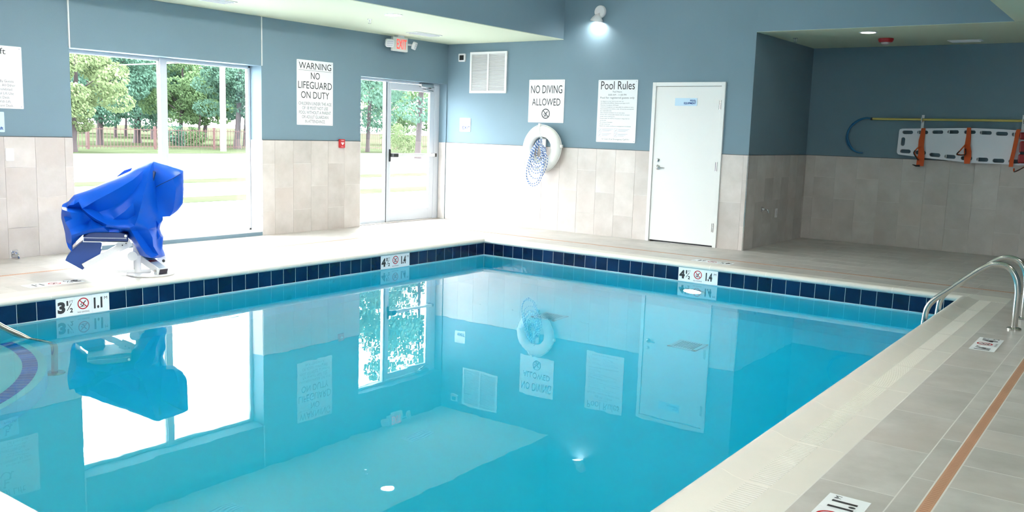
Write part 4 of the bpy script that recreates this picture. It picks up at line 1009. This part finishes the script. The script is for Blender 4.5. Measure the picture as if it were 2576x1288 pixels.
for z, k in ((0.004, 1.0), (0.016, 1.0)):
    for i in range(n):
        a = 2*PI*i/n; v = Vector((1.80, -6.425, z)) + sd*(0.215*k*math.cos(a)) + nv*(0.20*k*math.sin(a)); V.append(v)
Fs = [tuple(range(n-1, -1, -1)), tuple(range(n, 2*n))] + [(i, (i+1) % n, n+(i+1) % n, n+i) for i in range(n)]
link('base_plate', mesh('base_plate', V, Fs), LIFTW, lift)
def bar(name, a, b_, w_, h_, m, parent, upv=Vector((0, 0, 1))):
    a = Vector(a); b_ = Vector(b_); t_ = (b_-a).normalized(); s_ = t_.cross(upv).normalized(); u_ = s_.cross(t_)
    V = [p + s_*(sx*w_/2) + u_*(sy*h_/2) for p in (a, b_) for sx, sy in ((-1, -1), (1, -1), (1, 1), (-1, 1))]
    me = mesh(name, V, [(3, 2, 1, 0), (4, 5, 6, 7), (0, 1, 5, 4), (1, 2, 6, 5), (2, 3, 7, 6), (3, 0, 4, 7)]); return link(name, me, m, parent)
armB = on(410.5, 683, 'x', 1.965); armA = on(352, 641, 'x', 1.62)
arm = bar('arm', armA, armB, 0.098, 0.062, LIFTW, lift)
td = (armB-armA).normalized(); ss = td.cross(Vector((0, 0, 1))).normalized(); uu = ss.cross(td)
bar('arm_end_cap', armB, armB+td*0.006, 0.084, 0.05, mat('dark_end_cap', (0.02, 0.015, 0.03), 0.5), lift)
Ml = frame_M(armA+td*0.20+uu*0.0315, -ss, td)
lab = prism('warning_label', [(-0.042, -0.1), (0.042, -0.1), (0.042, 0.16), (-0.042, 0.16)], 0.002, Ml, mat('label_grey', (0.35, 0.42, 0.5), 0.5), lift)
prism('label_red_band', [(-0.042, -0.02), (0.042, -0.02), (0.042, 0.02), (-0.042, 0.02)], 0.003, Ml, RINK, lab)
prism('label_disc', [(0.03*math.cos(2*PI*i/20), -0.06+0.03*math.sin(2*PI*i/20)) for i in range(20)], 0.003, Ml, BINK, lab)
flat('label_text', [p for i in range(4) for p in stroke([(-0.034, 0.04+0.026*i), (0.034-0.012*(i % 2), 0.04+0.026*i)], 0.008)], Ml, SIGNW, lab, 0.0032)
for s_ in (-1, 1):
    bar('arm_bracket', armB - td*0.03 + ss*(s_*0.055) - Vector((0, 0, 0.075)), armB - td*0.03 + ss*(s_*0.055)+Vector((0, 0, 0.03)), 0.012, 0.05, LIFTW, lift, td)
    tube('pivot_bolt', [armB-td*0.03+ss*(s_*0.058), armB-td*0.03+ss*(s_*0.075)], 0.013, STEEL, lift, 10)
pp = on(345, 690, 'z', 0.01)
post = Vector((1.70, -6.50, 0.012))
tube('mast', [post, post+Vector((0, 0, 0.30))], 0.036, LIFTW, lift, 16)
tube('mast_collar', [post+Vector((0, 0, 0.16)), post+Vector((0, 0, 0.17))], 0.05, LIFTW, lift, 16)
bar('foot_bar', post+sd*-0.20+Vector((0, 0, 0.02)), post+sd*0.12+Vector((0, 0, 0.02)), 0.05, 0.03, LIFTW, lift)
tube('pivot_hub', [LP(333, 640, -0.05), LP(333, 640, 0.12)], 0.045, LIFTW, lift, 18)
bar('rear_upright', LP(345, 690, -0.10), LP(345, 640, -0.10), 0.05, 0.03, LIFTW, lift, nv)
lprism('rear_bracket', [(395, 640), (414, 641), (420, 655), (418, 668), (405, 672), (396, 655)], -0.10, -0.06, LIFTW, lift)
tube('bracket_bolt', [LP(412, 658, -0.06), LP(412, 658, -0.04)], 0.014, BLACK, lift, 10)
# mast under the cover up to the seat
bar('seat_post', LP(352, 640, -0.05), LP(362, 560, -0.05), 0.06, 0.05, LIFTW, lift, nv)
st_ = lprism('seat', [(211, 590), (222, 581), (232, 577), (300, 578), (322, 584), (322, 601), (211, 601)], -0.20, 0.20, DBLUE, lift, 0.008)
lprism('seat_edge', [(211, 587), (213, 587), (213, 601), (211, 601)], -0.2, 0.206, LIFTW, st_)
lprism('seat_edge', [(211, 600), (322, 602.5), (322, 604), (211, 602)], -0.2, 0.206, LIFTW, st_)
lprism('seat_trim_line', [(213, 591), (318, 592.6), (318, 593.6), (213, 592)], -0.2, 0.204, LIFTW, st_)
lprism('seat_back', [(330, 592), (352, 590), (392, 430), (376, 425)], -0.19, 0.13, DBLUE, lift, 0.01)
tube('seat_bolt', [LP(316, 587, 0.2), LP(316, 587, 0.21)], 0.013, STEEL, lift, 10)
ft = lprism('footrest', [(164.5, 654), (169, 644), (183, 627), (212, 603), (250, 605), (257, 612), (254, 625), (256, 626), (252, 640), (233, 652), (239, 660), (234, 666), (219, 667), (208, 678), (190, 668)], -0.16, 0.03, mat('footrest_blue', (0.005, 0.05, 0.26), 0.35), lift, 0.006)
bar('footrest_strut', LP(211, 667.5, 0.07), LP(298, 620, 0.07), 0.03, 0.055, LIFTW, lift)
bar('footrest_strut', LP(296, 621, 0.07), LP(328, 605, 0.07), 0.026, 0.085, LIFTW, lift)
bar('strut_end', LP(210.5, 668, 0.07), LP(214, 666, 0.07), 0.026, 0.05, BLACK, lift)
for q in ((308, 614), (317, 609)): tube('strut_bolt', [LP(*q, 0.08), LP(*q, 0.09)], 0.006, BLACK, lift, 8)
# draped vinyl cover: silhouette plus fold lines, triangulated, with a back side of its own
sil = [(377, 407), (386, 406), (400, 411), (420, 416), (432, 420), (446, 424), (461, 429), (461, 450), (460.5, 480), (459, 512), (446, 529), (427, 543), (408, 544), (409, 553), (404, 563), (401, 575), (410, 597), (408, 625), (415, 641), (404, 646), (391, 648), (379, 647), (366, 645), (352, 640), (346, 628), (337, 613), (330, 603), (320, 594), (318, 584), (300, 583), (272, 583), (246, 583), (228, 585), (210, 589), (196, 603), (181, 617), (182, 632), (172, 620), (167, 605), (164.5, 585), (160, 566), (155, 548), (157, 515), (172, 507.5), (186, 492), (208, 485), (240, 471), (272, 456), (300, 444), (325, 433), (350, 420)]
fold = {   # name: [(x, y, depth)] pulled-out ridges and pushed-in creases
 'peak': [(381, 412, .13), (375, 430, .20), (368, 455, .25), (360, 485, .29), (352, 515, .31), (345, 540, .30), (338, 560, .27)],
 'crease': [(386, 420, .10), (388, 445, .09), (391, 475, .085), (394, 510, .08), (398, 535, .07)],
 'shoulder': [(381, 440, .17), (383, 480, .18), (383, 520, .17), (381, 556, .16)],
 'seam': [(392, 468, .10), (410, 458, .13), (432, 447, .15), (450, 436, .13)],
 'panel': [(400, 425, .10), (420, 428, .10), (405, 490, .11), (425, 480, .13), (418, 520, .09)],
 'facet': [(441, 470, .16), (438, 500, .15), (434, 528, .10)],
 'facetedge': [(452, 470, .10), (450, 505, .09)],
 'ridge': [(360, 427, .15), (335, 448, .21), (305, 466, .24), (275, 482, .25), (245, 498, .24), (222, 513, .22)],
 'valleyup': [(345, 432, .12), (310, 448, .14), (275, 463, .145), (240, 478, .15), (210, 493, .13)],
 'dip': [(356, 450, .17), (335, 480, .175), (305, 505, .165), (275, 522, .15), (250, 530, .145), (228, 521, .14)],
 'mid': [(335, 505, .235), (315, 525, .23), (295, 540, .225)],
 'midvalley': [(340, 535, .205), (320, 547, .19), (285, 547, .19), (262, 540, .17)],
 'hemridge': [(209, 519, .22), (225, 531, .26), (245, 544, .29), (270, 556, .30), (300, 562, .29), (326, 565, .27)],
 'undercut': [(230, 545, .15), (248, 556, .16), (275, 566, .20), (300, 571, .22)],
 'pocket': [(161, 521, .24), (180, 527, .26), (198, 530, .22), (211, 529, .16)],
 'pocketin': [(170, 519, .10), (190, 521, .10), (206, 522, .11)],
 'pocketface': [(168, 552, .24), (178, 570, .24), (205, 560, .17), (185, 545, .22), (222, 560, .12)],
 'upperhem': [(184, 583, .27), (205, 577, .26), (235, 568, .27), (262, 563, .28), (285, 564, .28), (305, 567, .27)],
 'lowhem': [(208, 584, .22), (240, 577, .23), (275, 577, .23), (300, 578, .22)],
 'leftcorner': [(190, 498, .13), (200, 503, .20), (188, 511, .17), (176, 512, .20)],
 'leftedge': [(163, 540, .15), (170, 575, .15), (176, 600, .16)],
 'lowerleft': [(183, 600, .20), (190, 590, .22)],
 'skirtA': [(330, 575, .22), (340, 590, .26), (352, 610, .28), (366, 630, .26), (380, 641, .20)],
 'skirtV': [(345, 575, .18), (358, 592, .18), (372, 612, .17), (386, 630, .15)],
 'skirtB': [(372, 570, .22), (382, 590, .24), (384, 612, .22), (398, 636, .15)],
 'skirtW': [(392, 552, .10), (394, 575, .10), (396, 600, .09), (400, 622, .09)],
 'puff': [(398, 560, .13), (388, 566, .17), (402, 590, .11)],
}
pts2 = []; dep = []; edges = []
for (x, y) in sil: pts2.append((x, y)); dep.append(0.075)
ns = len(sil); edges += [(i, (i+1) % ns) for i in range(ns)]
for nm, P in fold.items():
    k = len(pts2)
    for i, (x, y, d) in enumerate(P):
        pts2.append((x, y)); dep.append(d)
        if i and nm not in ('panel', 'pocketface', 'leftcorner', 'lowerleft', 'puff'): edges.append((k+i-1, k+i))
v2, e2, f2, ov, *_ = delaunay_2d_cdt([Vector(p) for p in pts2], edges, list([tuple(range(ns))]) and [list(range(ns))], 1, 1e-5)
idx = [(o[0] if o else -1) for o in ov]
def dof(i):
    if idx[i] >= 0: return dep[idx[i]]
    j = min(range(len(pts2)), key=lambda q: (pts2[q][0]-v2[i].x)**2+(pts2[q][1]-v2[i].y)**2); return dep[j]
bm = bmesh.new(); fr_ = []; bk_ = []; bset = {}
for i, v in enumerate(v2):
    d = dof(i); p = LP(v.x, v.y)
    on_edge = idx[i] >= 0 and idx[i] < ns
    fr_.append(bm.verts.new(p + nv*(d if not on_edge else 0.06)))
    bk_.append(bm.verts.new(p - nv*(0.85*d if not on_edge else 0.10)))
def insil(c):
    r_ = False; j = ns-1
    for i in range(ns):
        if (sil[i][1] > c[1]) != (sil[j][1] > c[1]) and c[0] < (sil[j][0]-sil[i][0])*(c[1]-sil[i][1])/(sil[j][1]-sil[i][1])+sil[i][0]: r_ = not r_
        j = i
    return r_
cnt = {}
for f in f2:
    c = sum((Vector(v2[i]) for i in f), Vector((0, 0)))/len(f)
    if not insil(c): continue
    bm.faces.new([fr_[i] for i in f]); bm.faces.new([bk_[i] for i in reversed(f)])
    for a, b_ in zip(f, list(f[1:])+[f[0]]): cnt[(a, b_)] = cnt.get((a, b_), 0)+1
for (a, b_) in list(cnt):
    if (b_, a) not in cnt: bm.faces.new([fr_[b_], fr_[a], bk_[a], bk_[b_]])
loose = [v for v in bm.verts if not v.link_faces]; bmesh.ops.delete(bm, geom=loose, context='VERTS')
bmesh.ops.recalc_face_normals(bm, faces=bm.faces)
bmesh.ops.subdivide_edges(bm, edges=bm.edges[:], cuts=1, use_grid_fill=True, smooth=0.10)
bmesh.ops.triangulate(bm, faces=[f for f in bm.faces if len(f.verts) > 4])
bmesh.ops.smooth_vert(bm, verts=bm.verts[:], factor=0.10, use_axis_x=True, use_axis_y=True, use_axis_z=True)
me = bpy.data.meshes.new('draped_cover'); bm.to_mesh(me); bm.free()
ct = thing('lift_cover', LP(300, 600), 'crumpled royal blue vinyl cover draped over the pool lift', 'cover')
co = smooth(link('draped_cover', me, COVER, ct), 48)
# white-lit flap of the far side of the cover, and the hem seam
lprism('rear_flap', [(290, 449), (300, 441), (312, 431), (334, 424), (328, 434)], -0.2, -0.16, COVER, ct)
P = [LP(x, y, d+0.004) for x, y, d in ((392, 468, .10), (410, 458, .13), (432, 447, .15), (450, 436, .13))]
tube('seam', spline(P, 4), 0.003, mat('navy_thread', (0.002, 0.015, 0.09), 0.6), ct, 6)

# ================================================================== OUTSIDE
GZ = -0.25
GRASS = mat('sunlit_lawn', (0.042, 0.052, 0.030), 1.0, var=0.25, scale=0.6, spec=0.0)
PAVE = mat('pale_paving', (0.45, 0.45, 0.44), 0.9, var=0.04, scale=1)
ROAD = mat('pale_asphalt', (0.30, 0.30, 0.31), 0.9, var=0.05, scale=0.8)
def ground(name, x0, x1, z, m):
    o = struct(box(name, x0, x1, -60, 160, z-0.3, z, m)); return o
ground('ground_walk', -6.9, -T, GZ+0.02, PAVE); ground('ground_verge', -8.1, -6.9, GZ+0.03, GRASS)
ground('ground_path', -12.2, -8.1, GZ+0.02, PAVE); ground('ground_grass_strip', -13.6, -12.2, GZ+0.03, GRASS)
ground('ground_road', -32.8, -13.6, GZ, ROAD); ground('ground_lawn', -260, -32.8, GZ+0.02, GRASS)
box('doorstep', -1.6, -T, DY0-0.4, 0.6, GZ, -0.02, PAVE, bpy.data.objects['ground_walk'])
# fence
FX = -38.5
RUST = mat('brown_fence_steel', (0.05, 0.016, 0.015), 0.6)
fence = thing('boundary_fence', (FX, 25, GZ), 'brown picket fence along the lawn beyond the road', 'fence')
for z in (0.98, 0.02): box('fence_rail', FX-0.02, FX+0.02, 9.0, 62.0, GZ+z+0.15, GZ+z+0.19, RUST, fence)
pm = None
y = 10.9 - 4.05*1
while y < 62:
    box('fence_post', FX-0.06, FX+0.06, y-0.06, y+0.06, GZ, GZ+1.36, RUST, fence); y += 4.05
pk = []
for i in range(250):
    yy = 9.1+0.205*i
    me = pm.data if pm else mesh('picket', boxv(-0.012, 0.012, -0.012, 0.012, 0, 1.2), BOXF)
    o = link('picket', me, RUST); o.location = (FX, yy, GZ+0.06); o.parent = fence; o.matrix_parent_inverse = parent_inv(fence); pm = o
# trees: branching trunk and a crown of leaf cards
def leaf_mat(name, c):
    m, nt, b = newmat(name); N = nt.nodes; L = nt.links
    b.inputs['Roughness'].default_value = 0.6
    tc = N.new('ShaderNodeTexCoord'); nz = N.new('ShaderNodeTexNoise'); nz.inputs['Scale'].default_value = 1.3; nz.inputs['Detail'].default_value = 3
    hs = N.new('ShaderNodeHueSaturation'); hs.inputs['Color'].default_value = (*c, 1)
    mr = N.new('ShaderNodeMapRange'); mr.inputs[1].default_value = .3; mr.inputs[2].default_value = .7; mr.inputs[3].default_value = 0.75; mr.inputs[4].default_value = 1.25
    L.new(tc.outputs['Object'], nz.inputs['Vector']); L.new(nz.outputs['Fac'], mr.inputs[0]); L.new(mr.outputs[0], hs.inputs['Value'])
    out = N['Material Output']; df = N.new('ShaderNodeBsdfDiffuse'); tl = N.new('ShaderNodeBsdfTranslucent'); mx = N.new('ShaderNodeMixShader'); mx.inputs[0].default_value = 0.35
    L.new(hs.outputs[0], df.inputs[0]); L.new(hs.outputs[0], tl.inputs[0]); L.new(df.outputs[0], mx.inputs[1]); L.new(tl.outputs[0], mx.inputs[2]); L.new(mx.outputs[0], out.inputs['Surface'])
    return m
LEAFA = leaf_mat('lime_leaves', (0.12, 0.16, 0.08)); LEAFB = leaf_mat('blue_green_leaves', (0.075, 0.145, 0.108)); LEAFC = leaf_mat('deep_green_leaves', (0.066, 0.125, 0.092)); LEAFD = leaf_mat('mid_green_leaves', (0.10, 0.16, 0.078))  # leaf colours made paler and bluer to stand in for haze
BARK = mat('grey_bark', (0.028, 0.02, 0.022), 0.9, var=0.2, scale=3)
def tree(px, dist, hgt, crown_r, crown_h, crown_z, m, label, seed, trunk_r=0.35, nl_=2600, ls=0.33, cat='tree', name='lawn_tree'):
    d = ray(px, 330); k = dist/math.hypot(d.x, d.y); base = Vector((CAM.x+d.x*k, CAM.y+d.y*k, GZ)); rg = random.Random(seed)
    t = thing(name, base, label, cat, 'trees on the lawn' if cat == 'tree' else 'shrubs on the lawn')
    if trunk_r > 0:
        tube('trunk', [base, base+Vector((0, 0, 0.5)), base+Vector((0.15, 0.1, crown_z*0.6)), base+Vector((0.1, 0.3, hgt*0.8))], [trunk_r*1.35, trunk_r, trunk_r*0.8, trunk_r*0.2], BARK, t, 10)
        for i in range(7):
            a = 2*PI*i/7+rg.random(); z = crown_z*(0.55+0.1*rg.random()); L_ = crown_r*(0.6+0.3*rg.random())
            tube('branch', [base+Vector((0.12, 0.15, z)), base+Vector((L_*0.5*math.cos(a), L_*0.5*math.sin(a), z+crown_h*0.16)), base+Vector((L_*math.cos(a), L_*math.sin(a), z+crown_h*0.25))], [trunk_r*0.35, trunk_r*0.22, trunk_r*0.07], BARK, t, 6)
    V = []; Fs = []
    nc = 46
    cl = []
    for i in range(nc):
        while True:
            p = Vector((rg.uniform(-1, 1), rg.uniform(-1, 1), rg.uniform(-1, 1)))
            if 0.35 < p.length < 1: break
        cl.append((base+Vector((p.x*crown_r, p.y*crown_r, crown_z+p.z*crown_h/2)), crown_r*rg.uniform(0.2, 0.36)))
    for i in range(nl_):
        c, r_ = cl[i % nc]
        p = Vector((rg.gauss(0, 1), rg.gauss(0, 1), rg.gauss(0, 1))).normalized()
        q = c + Vector((p.x, p.y, p.z*0.62))*(r_*rg.uniform(0.75, 1.0))
        nrm = (p*0.6+Vector((rg.uniform(-1, 1), rg.uniform(-1, 1), rg.uniform(-0.2, 1.2)))).normalized()
        a = nrm.cross(Vector((rg.random(), rg.random(), rg.random()))).normalized(); b_ = nrm.cross(a); s_ = ls*rg.uniform(0.6, 1.3)
        k = len(V); V += [q+a*s_, q+b_*s_*0.55+nrm*s_*0.1, q-a*s_, q-b_*s_*0.55+nrm*s_*0.1]; Fs.append((k, k+1, k+2, k+3))
    o = link('foliage', mesh('foliage', V, Fs), m, t); o['kind'] = 'stuff'
tree(184, 50, 9.0, 2.5, 5.2, 3.8, LEAFA, 'pale lime tree at the left edge of the window', 1, 0.15, 22000, 0.085)
tree(250, 64, 13.0, 3.3, 8.6, 5.6, LEAFB, 'large blue-green tree behind the left window pane with thick dark trunk', 2, 0.19, 30000, 0.1)
tree(345, 72, 13.0, 3.9, 9.2, 6.0, LEAFB, 'broad blue-green tree just left of the window mullion', 3, 0.26, 32000, 0.105)
tree(452, 68, 8.0, 2.7, 5.0, 3.9, LEAFD, 'bright green tree right of the window mullion', 4, 0.16, 18000, 0.09)
tree(596, 62, 10.0, 2.7, 6.6, 4.9, LEAFC, 'deep green tree behind the white utility pole', 5, 0.2, 22000, 0.09)
tree(515, 92, 8.0, 3.2, 5.0, 4.0, LEAFD, 'distant pale tree in the gap beside the utility pole', 6, 0.2, 14000, 0.13)
tree(410, 110, 12.0, 4.6, 7.0, 5.4, LEAFD, 'distant tree behind the window mullion', 7, 0.22, 14000, 0.16)
tree(215, 112, 12.0, 6.0, 8.0, 5.6, LEAFD, 'distant tree far behind the lime tree', 8, 0.22, 14000, 0.17)
tree(925, 62, 15.0, 4.4, 11.5, 7.6, LEAFC, 'tall tree seen through the narrow sidelight of the glass door', 9, 0.13, 26000, 0.11)
tree(1052, 52, 16.0, 4.2, 12.0, 8.0, LEAFC, 'tall tree with pale trunk seen through the glass door', 10, 0.17, 28000, 0.11)
tree(1000, 88, 9.0, 4.8, 6.5, 4.2, LEAFD, 'lower tree far behind the glass door', 11, 0.2, 14000, 0.14)
tree(443, 60, 1.7, 0.62, 1.4, 0.8, LEAFC, 'round dark shrub right of the window mullion', 12, 0.0, 3000, 0.055, 'shrub', 'lawn_shrub')
tree(487, 66, 1.6, 0.75, 1.2, 0.7, LEAFD, 'wider shrub between the round shrub and the utility pole', 13, 0.0, 3000, 0.055, 'shrub', 'lawn_shrub')
tree(1015, 58, 2.0, 1.5, 1.8, 1.0, LEAFA, 'pale rounded shrub seen low through the glass door', 14, 0.0, 5000, 0.06, 'shrub', 'lawn_shrub')
# thin far trunks under the crowns
for i, (px, dist) in enumerate(((290, 92), (316, 98), (383, 88), (392, 96), (500, 90), (615, 70))):
    d = ray(px, 340); k = dist/math.hypot(d.x, d.y); b_ = Vector((CAM.x+d.x*k, CAM.y+d.y*k, GZ)); 
    tree(px, dist, 9.0, 3.4, 6.0, 5.0, (LEAFD, LEAFB)[i % 2], 'slender tree in the far row behind the fence, number %d from the left' % (i+1) if False else ['slender far tree left of the broad tree trunk', 'slender far tree beside the broad tree trunk', 'slender far tree left of the mullion', 'slender far tree touching the mullion', 'slender far tree near the wide shrub', 'slender far tree at the right window jamb'][i], 20+i, 0.12, 6000, 0.15)
d = ray(562, 378); k = 56.0/math.hypot(d.x, d.y); pb_ = Vector((CAM.x+d.x*k, CAM.y+d.y*k, GZ))
POLE = mat('pale_pole_wood', (0.55, 0.53, 0.52), 0.8, var=0.05)  # pale wood tone with slight noise
tp = thing('utility_pole', pb_, 'pale utility pole standing beyond the fence in the right pane', 'utility pole')
tube('pole_shaft', [pb_, pb_+Vector((0, 0, 11))], [0.18, 0.13], POLE, tp, 14)
box('crossarm', pb_.x-0.05, pb_.x+0.05, pb_.y-1.2, pb_.y+1.2, GZ+10.2, GZ+10.32, POLE, tp)
e0 = on_plane(150, 169, Vector((-38, 15, 0)), Vector((1, 0, 0))); e1 = on_plane(400, 160, Vector((-38, 20, 0)), Vector((1, 0, 0)))
wv_ = tube('power_line', spline([e0+(e0-e1)*2, e0, e1, e1+(e1-e0)*1.2], 4), 0.03, mat('pale_cable', (0.6, 0.6, 0.6), 0.5))
tag(wv_, 'pale overhead cable crossing the top of the left window pane', 'cable')
